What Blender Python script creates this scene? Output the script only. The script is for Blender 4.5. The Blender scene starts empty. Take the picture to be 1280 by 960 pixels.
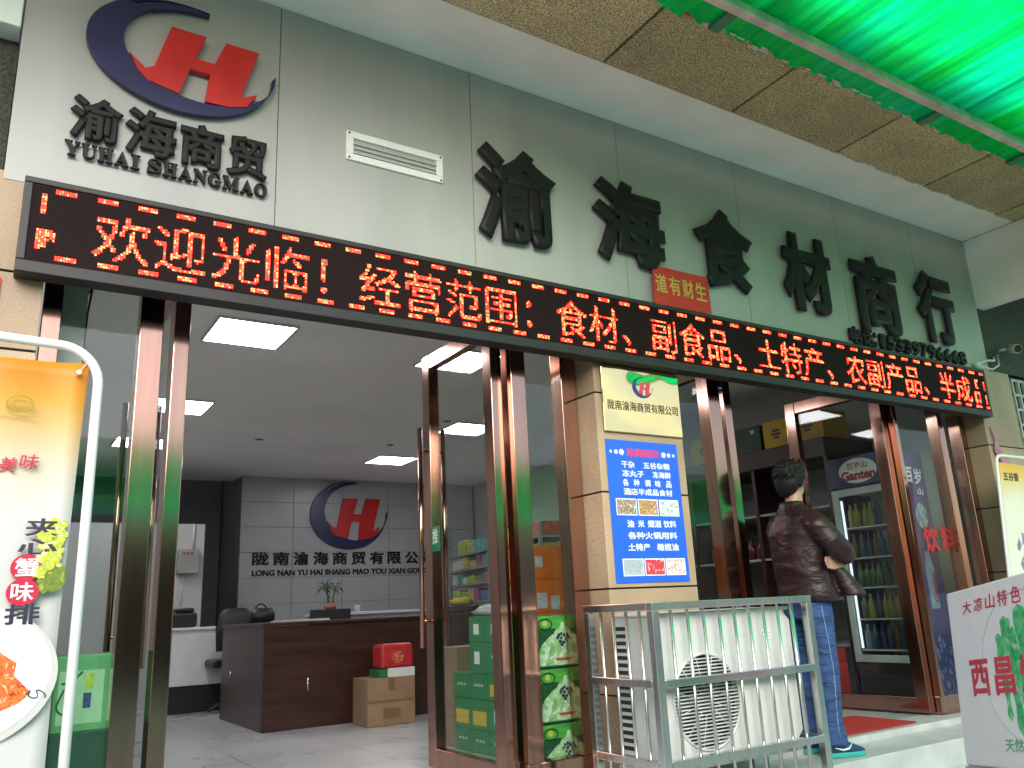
import bpy, bmesh, math, random
from mathutils import Matrix, Vector
random.seed(7)
S = bpy.context.scene
COL = S.collection
R = math.radians

# ------------------------------------------------------------ camera, sky, sun, exposure
cam_d = bpy.data.cameras.new('camera'); cam = bpy.data.objects.new('camera', cam_d); COL.objects.link(cam)
cam_d.sensor_width = 36.0; cam_d.lens = 1028.68 / 1280 * 36.0
cam_d.clip_start = 0.05; cam_d.clip_end = 2000
_r, _u, _w = Vector((.8468, -.5290, -.0453)), Vector((-.1031, -.2475, .9634)), None
AZ, EL, RO = R(32.69145841), R(15.27070997), R(-2.69453814)
_w = Vector((math.sin(AZ)*math.cos(EL), math.cos(AZ)*math.cos(EL), math.sin(EL)))
_r0 = Vector((math.cos(AZ), -math.sin(AZ), 0)); _u0 = _r0.cross(_w)
_r = _r0*math.cos(RO) + _u0*math.sin(RO); _u = -_r0*math.sin(RO) + _u0*math.cos(RO)
cam.matrix_world = Matrix(((_r.x, _u.x, -_w.x, 0), (_r.y, _u.y, -_w.y, -3.7), (_r.z, _u.z, -_w.z, .907), (0, 0, 0, 1)))
S.camera = cam
SUN_EL, SUN_AZ = R(31), R(205)          # azimuth clockwise from +Y: behind the camera, to the left
wd = bpy.data.worlds.new('World'); S.world = wd; wd.use_nodes = True
nt = wd.node_tree
sky = nt.nodes.new('ShaderNodeTexSky'); sky.sky_type = 'NISHITA'; sky.sun_disc = False
sky.sun_elevation = SUN_EL; sky.sun_rotation = SUN_AZ; sky.dust_density = 2.0; sky.air_density = 1.2; sky.ozone_density = 1.0
nt.links.new(sky.outputs[0], nt.nodes['Background'].inputs[0]); nt.nodes['Background'].inputs[1].default_value = 0.15
sl = bpy.data.lights.new('sun', 'SUN'); sl.energy = 1.7; sl.angle = R(45); sl.color = (1, .99, .97)
so = bpy.data.objects.new('sun', sl); COL.objects.link(so)
sd = Vector((math.sin(SUN_AZ)*math.cos(SUN_EL), math.cos(SUN_AZ)*math.cos(SUN_EL), math.sin(SUN_EL)))
so.rotation_euler = sd.to_track_quat('Z', 'Y').to_euler(); so.location = sd*30
S.view_settings.view_transform = 'Standard'; S.view_settings.look = 'None'; S.view_settings.gamma = 1
S.view_settings.exposure = 1.08
S.cycles.max_bounces = 10; S.cycles.transparent_max_bounces = 24; S.cycles.glossy_bounces = 5; S.cycles.diffuse_bounces = 5
S.cycles.sample_clamp_indirect = 6.0; S.cycles.caustics_reflective = False; S.cycles.caustics_refractive = False
S.cycles.use_denoising = True

# ------------------------------------------------------------ materials
def mat(name, col, rough=.55, metal=0., var=.12, scale=6., bump=0., bscale=None, emit=None, estr=0., coat=0., detail=4., col2=None, stretch=None, spec=.5):
    m = bpy.data.materials.new(name); m.use_nodes = True
    n, l = m.node_tree.nodes, m.node_tree.links
    p = n['Principled BSDF']; p.inputs['Roughness'].default_value = rough; p.inputs['Metallic'].default_value = metal
    p.inputs['Coat Weight'].default_value = coat; p.inputs['Specular IOR Level'].default_value = spec
    tc = n.new('ShaderNodeTexCoord'); mp = n.new('ShaderNodeMapping'); l.new(tc.outputs['Object'], mp.inputs[0])
    if stretch: mp.inputs['Scale'].default_value = stretch
    nz = n.new('ShaderNodeTexNoise'); nz.inputs['Scale'].default_value = scale; nz.inputs['Detail'].default_value = detail
    l.new(mp.outputs[0], nz.inputs['Vector'])
    cr = n.new('ShaderNodeValToRGB'); l.new(nz.outputs[0], cr.inputs[0])
    a = [max(0, c*(1-var)) for c in col]; b = [min(1, c*(1+var)) for c in (col2 or col)]
    cr.color_ramp.elements[0].position = .32; cr.color_ramp.elements[1].position = .68
    cr.color_ramp.elements[0].color = (*a, 1); cr.color_ramp.elements[1].color = (*b, 1)
    l.new(cr.outputs[0], p.inputs['Base Color'])
    mr = n.new('ShaderNodeMapRange'); l.new(nz.outputs[0], mr.inputs[0])
    mr.inputs[3].default_value = max(.02, rough*.85); mr.inputs[4].default_value = min(1, rough*1.15); l.new(mr.outputs[0], p.inputs['Roughness'])
    if bump:
        nb = n.new('ShaderNodeTexNoise'); nb.inputs['Scale'].default_value = bscale or scale*6; nb.inputs['Detail'].default_value = 3
        l.new(mp.outputs[0], nb.inputs['Vector'])
        bp = n.new('ShaderNodeBump'); bp.inputs['Strength'].default_value = min(1, bump); bp.inputs['Distance'].default_value = .01
        l.new(nb.outputs[0], bp.inputs['Height']); l.new(bp.outputs[0], p.inputs['Normal'])
    if emit:
        p.inputs['Emission Color'].default_value = (*emit, 1); p.inputs['Emission Strength'].default_value = estr
    return m

def glass_mat(name, tint=(.9, .94, .92), add=.0):
    m = bpy.data.materials.new(name); m.use_nodes = True
    n, l = m.node_tree.nodes, m.node_tree.links
    n.remove(n['Principled BSDF']); out = n['Material Output']
    t = n.new('ShaderNodeBsdfTransparent'); t.inputs[0].default_value = (*tint, 1)
    g = n.new('ShaderNodeBsdfGlossy'); g.inputs['Roughness'].default_value = .015
    lw = n.new('ShaderNodeLayerWeight'); lw.inputs[0].default_value = .5           # facing = 1 - |cos|
    pw_ = n.new('ShaderNodeMath'); pw_.operation = 'POWER'; pw_.inputs[1].default_value = 4.5; l.new(lw.outputs['Facing'], pw_.inputs[0])
    f = n.new('ShaderNodeMath'); f.operation = 'MULTIPLY_ADD'; f.inputs[1].default_value = .6; f.inputs[2].default_value = .028; l.new(pw_.outputs[0], f.inputs[0])
    tc = n.new('ShaderNodeTexCoord'); nz = n.new('ShaderNodeTexNoise'); nz.inputs['Scale'].default_value = 1.7
    l.new(tc.outputs['Object'], nz.inputs['Vector'])
    bp = n.new('ShaderNodeBump'); bp.inputs['Strength'].default_value = .04; bp.inputs['Distance'].default_value = .02
    l.new(nz.outputs[0], bp.inputs['Height']); l.new(bp.outputs[0], g.inputs['Normal'])
    x = n.new('ShaderNodeMixShader'); l.new(f.outputs[0], x.inputs[0]); l.new(t.outputs[0], x.inputs[1]); l.new(g.outputs[0], x.inputs[2])
    l.new(x.outputs[0], out.inputs[0])
    return m

def speckle(name, c1, c2, c3, scale=160., rough=.6, bump=.35):
    """granite-like speckled stone"""
    m = bpy.data.materials.new(name); m.use_nodes = True
    n, l = m.node_tree.nodes, m.node_tree.links
    p = n['Principled BSDF']; p.inputs['Roughness'].default_value = rough
    tc = n.new('ShaderNodeTexCoord')
    v = n.new('ShaderNodeTexNoise'); v.inputs['Scale'].default_value = scale; v.inputs['Detail'].default_value = 3; v.inputs['Roughness'].default_value = .7
    l.new(tc.outputs['Object'], v.inputs['Vector'])
    cr = n.new('ShaderNodeValToRGB'); e = cr.color_ramp.elements
    e[0].position = .36; e[0].color = (*c1, 1); e[1].position = .64; e[1].color = (*c3, 1)
    k = e.new(.5); k.color = (*c2, 1); l.new(v.outputs[0], cr.inputs[0])
    big = n.new('ShaderNodeTexNoise'); big.inputs['Scale'].default_value = 2.3; big.inputs['Detail'].default_value = 6; l.new(tc.outputs['Object'], big.inputs['Vector'])
    mr = n.new('ShaderNodeMapRange'); l.new(big.outputs[0], mr.inputs[0]); mr.inputs[1].default_value = .3; mr.inputs[2].default_value = .7; mr.inputs[3].default_value = .8; mr.inputs[4].default_value = 1.15
    ge = n.new('ShaderNodeNewGeometry'); ri = n.new('ShaderNodeMapRange'); ri.inputs[3].default_value = .84; ri.inputs[4].default_value = 1.10; l.new(ge.outputs['Random Per Island'], ri.inputs[0])
    mu = n.new('ShaderNodeMath'); mu.operation = 'MULTIPLY'; l.new(mr.outputs[0], mu.inputs[0]); l.new(ri.outputs[0], mu.inputs[1])
    mx = n.new('ShaderNodeMix'); mx.data_type = 'RGBA'; mx.blend_type = 'MULTIPLY'; mx.inputs[0].default_value = 1
    l.new(cr.outputs[0], mx.inputs[6]); l.new(mu.outputs[0], mx.inputs[7]); l.new(mx.outputs[2], p.inputs['Base Color'])
    bp = n.new('ShaderNodeBump'); bp.inputs['Strength'].default_value = bump; bp.inputs['Distance'].default_value = .004
    l.new(v.outputs[0], bp.inputs['Height']); l.new(bp.outputs[0], p.inputs['Normal'])
    return m

def gradient(name, stops, z0, z1, rough=.5, axis='Z', noise=.03):
    m = bpy.data.materials.new(name); m.use_nodes = True
    n, l = m.node_tree.nodes, m.node_tree.links
    p = n['Principled BSDF']; p.inputs['Roughness'].default_value = rough
    tc = n.new('ShaderNodeTexCoord'); sp = n.new('ShaderNodeSeparateXYZ'); l.new(tc.outputs['Object'], sp.inputs[0])
    nz = n.new('ShaderNodeTexNoise'); nz.inputs['Scale'].default_value = 5; l.new(tc.outputs['Object'], nz.inputs['Vector'])
    mr = n.new('ShaderNodeMapRange'); l.new(sp.outputs[axis], mr.inputs[0]); mr.inputs[1].default_value = z0; mr.inputs[2].default_value = z1
    ad = n.new('ShaderNodeMath'); ad.operation = 'MULTIPLY_ADD'; l.new(nz.outputs[0], ad.inputs[0]); ad.inputs[1].default_value = noise; l.new(mr.outputs[0], ad.inputs[2])
    cr = n.new('ShaderNodeValToRGB'); l.new(ad.outputs[0], cr.inputs[0]); e = cr.color_ramp.elements
    e[0].position = stops[0][0]; e[0].color = (*stops[0][1], 1); e[1].position = stops[-1][0]; e[1].color = (*stops[-1][1], 1)
    for q, c in stops[1:-1]: k = e.new(q); k.color = (*c, 1)
    l.new(cr.outputs[0], p.inputs['Base Color'])
    bp = n.new('ShaderNodeBump'); bp.inputs['Strength'].default_value = .25; bp.inputs['Distance'].default_value = .01
    n2 = n.new('ShaderNodeTexNoise'); n2.inputs['Scale'].default_value = 3.5; l.new(tc.outputs['Object'], n2.inputs['Vector'])
    l.new(n2.outputs[0], bp.inputs['Height']); l.new(bp.outputs[0], p.inputs['Normal'])
    return m

def mottle(name, cols, scale=40., rough=.5):
    """small printed picture: several colours mixed by cells"""
    m = bpy.data.materials.new(name); m.use_nodes = True
    n, l = m.node_tree.nodes, m.node_tree.links
    p = n['Principled BSDF']; p.inputs['Roughness'].default_value = rough
    tc = n.new('ShaderNodeTexCoord'); v = n.new('ShaderNodeTexNoise'); v.inputs['Scale'].default_value = scale; v.inputs['Detail'].default_value = 5; v.inputs['Distortion'].default_value = 1.2
    l.new(tc.outputs['Object'], v.inputs['Vector'])
    cr = n.new('ShaderNodeValToRGB'); l.new(v.outputs[0], cr.inputs[0]); e = cr.color_ramp.elements
    k = len(cols)
    e[0].position = .33; e[0].color = (*cols[0], 1); e[1].position = .67; e[1].color = (*cols[-1], 1)
    for i in range(1, k-1):
        q = e.new(.33 + .34*i/(k-1)); q.color = (*cols[i], 1)
    l.new(cr.outputs[0], p.inputs['Base Color'])
    return m

# ------------------------------------------------------------ object helpers
def W(o):
    m = o.matrix_basis.copy()
    while o.parent:
        o = o.parent; m = o.matrix_basis @ m
    return m

def link(name, me, m, parent=None, label=None, cat=None, group=None, kind=None, local=False, smooth=False, bevel=0.):
    if parent is not None and not local: me.transform(W(parent).inverted())
    for q in (m if isinstance(m, (list, tuple)) else [m]): me.materials.append(q)
    if smooth:
        for q in me.polygons: q.use_smooth = True
    o = bpy.data.objects.new(name, me); COL.objects.link(o); o.parent = parent
    if bevel:
        b = o.modifiers.new('bevel', 'BEVEL'); b.width = bevel; b.segments = 2; b.limit_method = 'ANGLE'; b.angle_limit = R(40)
    tag(o, label, cat, group, kind)
    return o

def tag(o, label=None, cat=None, group=None, kind=None):
    for k, v in (('label', label), ('category', cat), ('group', group), ('kind', kind)):
        if v: o[k] = v
    return o

def thing(name, label, cat, loc=(0, 0, 0), rz=0., group=None, mw=None):
    o = bpy.data.objects.new(name, None); COL.objects.link(o); o.empty_display_size = .1
    if mw is not None: o.matrix_basis = mw
    else: o.location = loc; o.rotation_euler = (0, 0, rz)
    return tag(o, label, cat, group)

def kids(o): return [c for c in COL.objects if c.parent == o]
def dup(o, parent=None):
    c = o.copy(); COL.objects.link(c); c.parent = parent
    for ch in kids(o): dup(ch, c)
    return c

class MB:
    def __init__(s): s.b = bmesh.new()
    def box(s, x0, x1, y0, y1, z0, z1, mi=0, M=None):
        v = [s.b.verts.new((M @ Vector(p)) if M else p) for p in ((x0, y0, z0), (x1, y0, z0), (x1, y1, z0), (x0, y1, z0), (x0, y0, z1), (x1, y0, z1), (x1, y1, z1), (x0, y1, z1))]
        for q in ((0, 3, 2, 1), (4, 5, 6, 7), (0, 1, 5, 4), (1, 2, 6, 5), (2, 3, 7, 6), (3, 0, 4, 7)):
            f = s.b.faces.new([v[i] for i in q]); f.material_index = mi
        return s
    def tube(s, pts, r, n=10, mi=0, cap=True):
        pts = [Vector(p) for p in pts]; rr = r if isinstance(r, (list, tuple)) else [r]*len(pts)
        rings = []; prev = None
        for i, p in enumerate(pts):
            t = (pts[min(i+1, len(pts)-1)] - pts[max(i-1, 0)]).normalized()
            if prev is None: a = t.orthogonal().normalized()
            else:
                a = prev - t*prev.dot(t)
                a = a.normalized() if a.length > 1e-6 else t.orthogonal().normalized()
            prev = a; b = t.cross(a)
            rings.append([s.b.verts.new(p + (a*math.cos(k*2*math.pi/n) + b*math.sin(k*2*math.pi/n))*rr[i]) for k in range(n)])
        for A, B in zip(rings, rings[1:]):
            for k in range(n):
                f = s.b.faces.new((A[k], A[(k+1) % n], B[(k+1) % n], B[k])); f.material_index = mi; f.smooth = True
        if cap:
            s.b.faces.new(rings[0][::-1]).material_index = mi; s.b.faces.new(rings[-1]).material_index = mi
        return s
    def loft(s, secs, n=20, mi=0):
        """secs: (centre, half axis vector a, half axis vector b)"""
        rings = []
        for c, a, b in secs:
            c, a, b = Vector(c), Vector(a), Vector(b)
            rings.append([s.b.verts.new(c + a*math.cos(k*2*math.pi/n) + b*math.sin(k*2*math.pi/n)) for k in range(n)])
        for A, B in zip(rings, rings[1:]):
            for k in range(n):
                f = s.b.faces.new((A[k], A[(k+1) % n], B[(k+1) % n], B[k])); f.material_index = mi; f.smooth = True
        s.b.faces.new(rings[0][::-1]).material_index = mi; s.b.faces.new(rings[-1]).material_index = mi
        return s
    def prism(s, poly, M, t, mi=0, base=0.):
        """polygon (2D) in frame M, from normal offset base to base+t"""
        a = [s.b.verts.new(M @ Vector((x, y, base))) for x, y in poly]; b = [s.b.verts.new(M @ Vector((x, y, base+t))) for x, y in poly]
        k = len(poly)
        area = sum(poly[i][0]*poly[(i+1) % k][1] - poly[(i+1) % k][0]*poly[i][1] for i in range(k))
        fs = [s.b.faces.new(b), s.b.faces.new(a[::-1])] + [s.b.faces.new((a[i], a[(i+1) % k], b[(i+1) % k], b[i])) for i in range(k)]
        for f in fs:
            f.material_index = mi
            if area < 0: f.normal_flip()
        return s
    def ellipsoid(s, c, r, seg=16, ring=10, mi=0, jit=0.):
        st = len(s.b.verts)
        res = bmesh.ops.create_uvsphere(s.b, u_segments=seg, v_segments=ring, radius=1)
        for v in res['verts']:
            j = 1 + random.uniform(-jit, jit)
            v.co = Vector((c[0] + v.co.x*r[0]*j, c[1] + v.co.y*r[1]*j, c[2] + v.co.z*r[2]*j))
        for v in res['verts']:
            for f in v.link_faces: f.material_index = mi; f.smooth = True
        return s
    def quad(s, p, mi=0):
        f = s.b.faces.new([s.b.verts.new(q) for q in p]); f.material_index = mi; return s
    def mesh(s):
        me = bpy.data.meshes.new('m'); s.b.to_mesh(me); s.b.free(); return me
    def build(s, name, m, parent=None, **k): return link(name, s.mesh(), m, parent, **k)

def frame(o, right=(1, 0, 0), up=(0, 0, 1)):
    r, u = Vector(right).normalized(), Vector(up).normalized(); n = r.cross(u)
    return Matrix(((r.x, u.x, n.x, o[0]), (r.y, u.y, n.y, o[1]), (r.z, u.z, n.z, o[2]), (0, 0, 0, 1)))
FAC = frame((0, 0, 0))

_tc = {}
def glyphs(body, thick=.1, bold=0., spacing=1.):
    """text as an unplaced mesh (size 1)"""
    c = bpy.data.curves.new('t', 'FONT'); c.body = body; c.size = 1; c.extrude = thick; c.bevel_depth = bold; c.bevel_resolution = 0
    c.resolution_u = 3; c.space_character = spacing; c.align_x = 'LEFT'
    o = bpy.data.objects.new('t', c); COL.objects.link(o)
    me = bpy.data.meshes.new_from_object(o.evaluated_get(bpy.context.evaluated_depsgraph_get()))
    bpy.data.objects.remove(o); bpy.data.curves.remove(c)
    return me

def fit(body, M, x0, x1, y0, y1, t=.001, base=0., bold=0., spacing=1., shear=0.):
    """text mesh stretched into the box x0..x1, y0..y1 of frame M, standing t proud of base"""
    me = glyphs(body, .1, bold, spacing)
    xs = [v.co.x for v in me.vertices]; ys = [v.co.y for v in me.vertices]; zs = [v.co.z for v in me.vertices]
    a, b, c, d, e, f = min(xs), max(xs), min(ys), max(ys), min(zs), max(zs)
    for v in me.vertices:
        x = x0 + (v.co.x-a)/(b-a)*(x1-x0); y = y0 + (v.co.y-c)/(d-c)*(y1-y0); z = base + (v.co.z-e)/(f-e)*t
        v.co = M @ Vector((x + shear*(y-y0), y, z))
    return me

def joinm(meshes):
    b = bmesh.new()
    for m in meshes: b.from_mesh(m)
    me = bpy.data.meshes.new('m'); b.to_mesh(me); b.free(); return me

def ell(cx, cy, rx, ry, a0, a1, n=40): return [(cx+rx*math.cos(R(a0+(a1-a0)*i/n)), cy+ry*math.sin(R(a0+(a1-a0)*i/n))) for i in range(n+1)]
def crescent(o, i, a0, a1, n=48):
    """band between an outer and an inner ellipse arc (cx,cy,rx,ry) as quads list"""
    A = ell(*o, a0, a1, n); B = ell(*i, a0, a1, n); return A + B[::-1]
def band(mb, A, B, M, t, base=0., mi=0):
    for k in range(len(A)-1): 
        q = [A[k], A[k+1], B[k+1], B[k]]
        mb.prism(q, M, t, mi, base)

LED_E, PANEL_E = 6.5, 10.0

# ------------------------------------------------------------ shared materials
M_ = {}
M_['plaster'] = mat('white_plaster', (.77, .80, .76), .7, var=.05, scale=2.5, bump=.08, bscale=60)
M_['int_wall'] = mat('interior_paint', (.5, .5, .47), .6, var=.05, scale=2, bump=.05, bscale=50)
M_['int_ceil'] = mat('interior_ceiling_paint', (.84, .80, .76), .7, var=.05, scale=1.2)
M_['int_dark'] = mat('dark_corridor_paint', (.18, .18, .18), .8, var=.1)
M_['tan'] = speckle('tan_stone_tile', (.27, .17, .10), (.40, .28, .18), (.50, .37, .25), 210, .5, .2)
M_['tan_pale'] = speckle('pale_stone_tile', (.40, .31, .22), (.50, .40, .29), (.58, .47, .36), 210, .5, .15)
M_['olive'] = speckle('olive_flamed_granite', (.12, .115, .05), (.39, .37, .19), (.68, .64, .42), 95, .75, .6)
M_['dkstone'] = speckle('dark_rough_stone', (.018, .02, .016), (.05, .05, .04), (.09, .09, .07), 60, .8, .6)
M_['joint'] = mat('joint_black', (.012, .012, .012), .8)
M_['marble'] = mat('pale_marble_step', (.52, .52, .53), .35, var=.16, scale=4, detail=9, stretch=(1, 1, 1), bump=.03)
M_['floor'] = mat('polished_floor_tile', (.40, .40, .40), .28, var=.07, scale=1.5, detail=5)
_f = M_['floor'].node_tree; _bt = _f.nodes.new('ShaderNodeTexBrick'); _bt.offset = 0; _bt.inputs['Scale'].default_value = 1.0
_bt.inputs['Brick Width'].default_value = .8; _bt.inputs['Row Height'].default_value = .8; _bt.inputs['Mortar Size'].default_value = .004
_bt.inputs['Color1'].default_value = (1, 1, 1, 1); _bt.inputs['Color2'].default_value = (.9, .9, .9, 1); _bt.inputs['Mortar'].default_value = (.35, .34, .33, 1)
_tc = _f.nodes.new('ShaderNodeTexCoord'); _f.links.new(_tc.outputs['Object'], _bt.inputs['Vector'])
_mx = _f.nodes.new('ShaderNodeMix'); _mx.data_type = 'RGBA'; _mx.blend_type = 'MULTIPLY'; _mx.inputs[0].default_value = 1
_pb = _f.nodes['Principled BSDF']; _f.links.new(_pb.inputs['Base Color'].links[0].from_socket, _mx.inputs[6]); _f.links.new(_bt.outputs['Color'], _mx.inputs[7]); _f.links.new(_mx.outputs[2], _pb.inputs['Base Color'])
M_['street'] = mat('worn_concrete_street', (.42, .415, .40), .85, var=.2, scale=1.2, detail=9, bump=.3, bscale=40)
M_['fascia'] = mat('grey_composite_panel', (.375, .368, .358), .38, var=.055, scale=1.6, detail=7, stretch=(2.5, 2.5, .45))
M_['black'] = mat('black_acrylic', (.012, .0115, .011), .5, var=.2, spec=.25)
M_['blackp'] = mat('black_plastic', (.015, .015, .016), .45, var=.2)
M_['navy'] = mat('navy_acrylic', (.016, .018, .075), .35)
M_['red'] = mat('red_acrylic', (.52, .018, .014), .35)
M_['brownsteel'] = mat('brown_tinted_steel', (.44, .243, .19), .13, 1.0, var=.09, scale=3, stretch=(6, 6, .4))
M_['browndark'] = mat('dark_brown_frame', (.055, .03, .022), .35, .6, var=.2, scale=3)
M_['glass'] = glass_mat('shop_glass')
M_['steel'] = mat('brushed_stainless', (.62, .62, .62), .22, 1., var=.10, scale=9, stretch=(8, 8, .6))
M_['whitemetal'] = mat('white_painted_metal', (.78, .78, .76), .4, var=.04, scale=8)
M_['whiteplastic'] = mat('white_plastic', (.62, .62, .60), .45, var=.05, scale=5)
M_['gold'] = None

# ------------------------------------------------------------ ground, steps, floor
st = MB(); 
st.quad([(-200, -200, -.34), (200, -200, -.34), (200, 40, -.34), (-200, 40, -.34)]); st.build('street', M_['street'], kind='structure')
mb = MB()
mb.box(-.9, 10.5, -.31, .035, -.33, -.04); mb.box(-.9, 10.5, -.72, -.312, -.33, -.19)
mb.box(-.9, 10.5, .038, .30, -.33, 0.0)
mb.build('entrance_steps', M_['marble'], kind='structure', bevel=.006)
mb = MB(); mb.quad([(-2, .30, .0), (12, .30, .0), (12, 14, .0), (-2, 14, .0)]); mb.box(.1, 7.3, .302, .33, -.05, .002)
mb.build('shop_floor', M_['floor'], kind='structure')

# ------------------------------------------------------------ the shop building
shop = thing('shop_building', 'ground floor shop with tan stone pillars, white soffit and speckled stone canopy', 'building', (3.5, .3, 0))
def tiles(x0, x1, y0, y1, z0, z1, joints, m, name='pillar', lab=None, jd=.012):
    """stone clad pillar: tile courses with dark recessed joints"""
    mb = MB(); mb.box(x0+jd, x1-jd, y0+jd, y1-jd, z0, z1, 1)
    zz = [z0] + joints + [z1]
    for a, b in zip(zz, zz[1:]):
        mb.box(x0, x1, y0, y1, a+.005, b-.005, 0)
    return mb.build(name, [m, M_['joint']], shop, label=lab, bevel=.002)
tiles(2.95, 3.62, 0, .30, 0.0, 2.5, [.43, .99, 1.53, 2.12], M_['tan'], lab='narrow tan stone pillar carrying the blue poster')
tiles(-1.3, .09, 0, .30, -.04, 2.78, [.3, .86, 1.42, 2.0, 2.33], M_['tan'], lab='tan stone pillar at the left end')
tiles(7.2, 7.78, 0, .30, -.04, 2.78, [.5, 1.02, 1.55, 2.08], M_['tan'], lab='tan stone pillar at the right end')
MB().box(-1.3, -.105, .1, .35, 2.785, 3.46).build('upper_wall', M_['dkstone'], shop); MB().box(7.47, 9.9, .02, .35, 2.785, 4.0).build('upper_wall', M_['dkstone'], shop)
MB().box(-1.3, -.105, -.02, .3, 3.463, 4.03).build('beam', M_['plaster'], shop, bevel=.006); MB().box(7.462, 7.62, -1.6, .015, 3.375, 4.028).build('beam', M_['plaster'], shop, bevel=.006)
mb = MB(); mb.box(-1.3, 10, -.46, 9.2, 4.034, 4.25); mb.build('white_soffit', M_['plaster'], shop)
mb = MB(); mb.box(-1.3, 10, -1.62, -.462, 4.062, 4.25, 1)
xj = [-1.3, -.42, .66, 1.745, 2.83, 3.91, 4.995, 6.09, 7.18, 8.27, 9.36, 10]
for a, b in zip(xj, xj[1:]): mb.box(a+.011, b-.011, -1.62, -.465, 4.03, 4.06, 0)
mb.build('stone_soffit', [M_['olive'], M_['joint']], shop, bevel=.003)
mb = MB(); up_, lo_ = [], []               # ragged mortar line where the white soffit meets the stone
for k in range(110):
    x = 4.95 + k*.022; up_.append((x, -.455)); lo_.append((x, -.462-random.uniform(.002, .03)*abs(math.sin(k*.21+.4))))
for k in range(109): mb.prism([up_[k], up_[k+1], lo_[k+1], lo_[k]], Matrix.Identity(4), .008, 0, 4.021)
mb.build('mortar_edge', M_['plaster'], shop)
mb = MB(); mb.box(-1.3, 10, -1.64, -1.622, 4.03, 5.0); mb.box(-1.3, 10, -.2, .1, 4.26, 8.0); mb.build('upper_facade', M_['tan_pale'], shop)
mb = MB(); mb.box(.10, 7.19, .03, .28, 2.605, 4.03); mb.build('door_lintel', M_['browndark'], shop)
mb = MB(); mb.box(.10, 7.4, .30, 9.6, 3.05, 3.2); mb.build('interior_ceiling', M_['int_ceil'], shop)
mb = MB(); mb.box(.14, .28, .31, 14, 0, 3.05); mb.build('side_wall', M_['int_wall'], shop)
mb = MB(); mb.box(7.26, 7.4, .31, 14, 0, 3.05); mb.build('side_wall', M_['int_wall'], shop)
# back wall: large white tiles with thin joints
mb = MB(); mb.box(3.21, 7.25, 9.02, 9.2, 0, 3.05, 1)
zt = [0, .38, .76, 1.14, 1.52, 1.9, 2.28, 2.66, 3.05]
for a, b in zip(zt, zt[1:]):
    for x in (3.2, 4.0, 4.8, 5.6, 6.4): mb.box(x+.003, min(7.25, x+.8)-.003, 9.0, 9.03, a+.003, b-.003, 0)
mb.build('back_wall', [mat('white_wall_tile', (.40, .41, .405), .3, var=.04, scale=3), M_['int_dark']], shop)
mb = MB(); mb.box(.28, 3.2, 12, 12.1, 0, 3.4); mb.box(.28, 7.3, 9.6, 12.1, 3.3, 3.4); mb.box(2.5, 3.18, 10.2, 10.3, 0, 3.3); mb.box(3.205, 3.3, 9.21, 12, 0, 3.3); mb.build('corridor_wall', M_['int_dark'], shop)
mb = MB(); mb.box(.28, 2.48, 8.0, 8.1, 0, 2.2); mb.build('partition', M_['int_wall'], shop)
for x, y in ((4.35, 6.1), (4.4, 4.6), (2.7, 6.3)): MB().tube([(x, y, 3.046), (x, y, 3.052)], .05, 14).build('ceiling_hole', M_['blackp'], shop)

# ------------------------------------------------------------ fascia, letters, logo
fas = thing('sign_fascia', 'long grey panelled sign board above the glass shop front', 'sign board', (3.7, 0, 2.45))
sx = [-.1, 1.035, 2.17, 3.285, 4.4, 5.53, 6.57, 7.46]
for a, b in zip(sx, sx[1:]):
    MB().box(a+.002, b-.002, -.003, .028, 2.735, 4.028).build('panel', M_['fascia'], fas, bevel=.0015)
MB().box(-.09, 7.45, .0285, .0295, 2.745, 4.02).build('backing', M_['joint'], fas)

chars = [('渝', 2.165, 2.735, 2.945, 3.572, 'first'), ('海', 3.012, 3.605, 2.975, 3.566, 'second'), ('食', 3.884, 4.46, 2.955, 3.572, 'third'),
         ('材', 4.764, 5.33, 2.93, 3.562, 'fourth'), ('商', 5.595, 6.19, 2.885, 3.56, 'fifth'), ('行', 6.45, 7.0, 2.91, 3.568, 'sixth and last')]
for ch, a, b, c, d, w in chars:
    me = fit(ch, FAC, a, b, c, d, .03, .022, bold=.044)
    link('sign_character', me, M_['black'], label='large raised black character %s, %s of the six on the grey fascia' % (ch, w), cat='sign letter', group='large black characters on the fascia')

def logo(parent, M, x0, x1, z0, t, base, mblue, mred, sy=1.):
    """navy crescent with red slanted H; frame M, width x0..x1, bottom z0"""
    s = (x1-x0)/255.
    P = lambda x, y: (x0 + (x-553)*s, z0 + (222-y)*s*sy)
    def E(cx, cy, rx, ry, a0, a1, n=44): return [P(cx+rx*math.cos(R(a0+(a1-a0)*i/n)), cy-ry*math.sin(R(a0+(a1-a0)*i/n))) for i in range(n+1)]
    mb = MB()
    band(mb, E(680, 115, 127, 107, 132, 362), E(706, 104, 107, 91, 132, 362), M, t, base)
    band(mb, E(680, 115, 127, 107, 80, 131, 20), E(690, 112, 126, 103, 80, 131, 20), M, t, base)
    band(mb, E(697, 108, 126, 98, 92, 131, 20), E(708, 104, 109, 88, 88, 131, 20), M, t, base)
    mb.build('crescent', mblue, parent)
    mb = MB()
    mb.prism([P(*q) for q in [(660, 62), (709, 62), (695, 112), (722, 112), (737, 62), (786, 62), (761, 166), (786, 150), (771, 180), (746, 190), (712, 192), (717, 135), (689, 135), (676, 190), (634, 180), (621, 165), (608, 136), (630, 158), (641, 150)]], M, t*1.15, 0, base)
    mb.build('red_letter', mred, parent)
lg = thing('company_logo', 'large navy crescent and red H emblem mounted on the grey fascia', 'logo', (.56, 0, 3.26))
logo(lg, FAC, .145, .99, 3.24, .03, .012, M_['navy'], M_['red'], .83)
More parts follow.
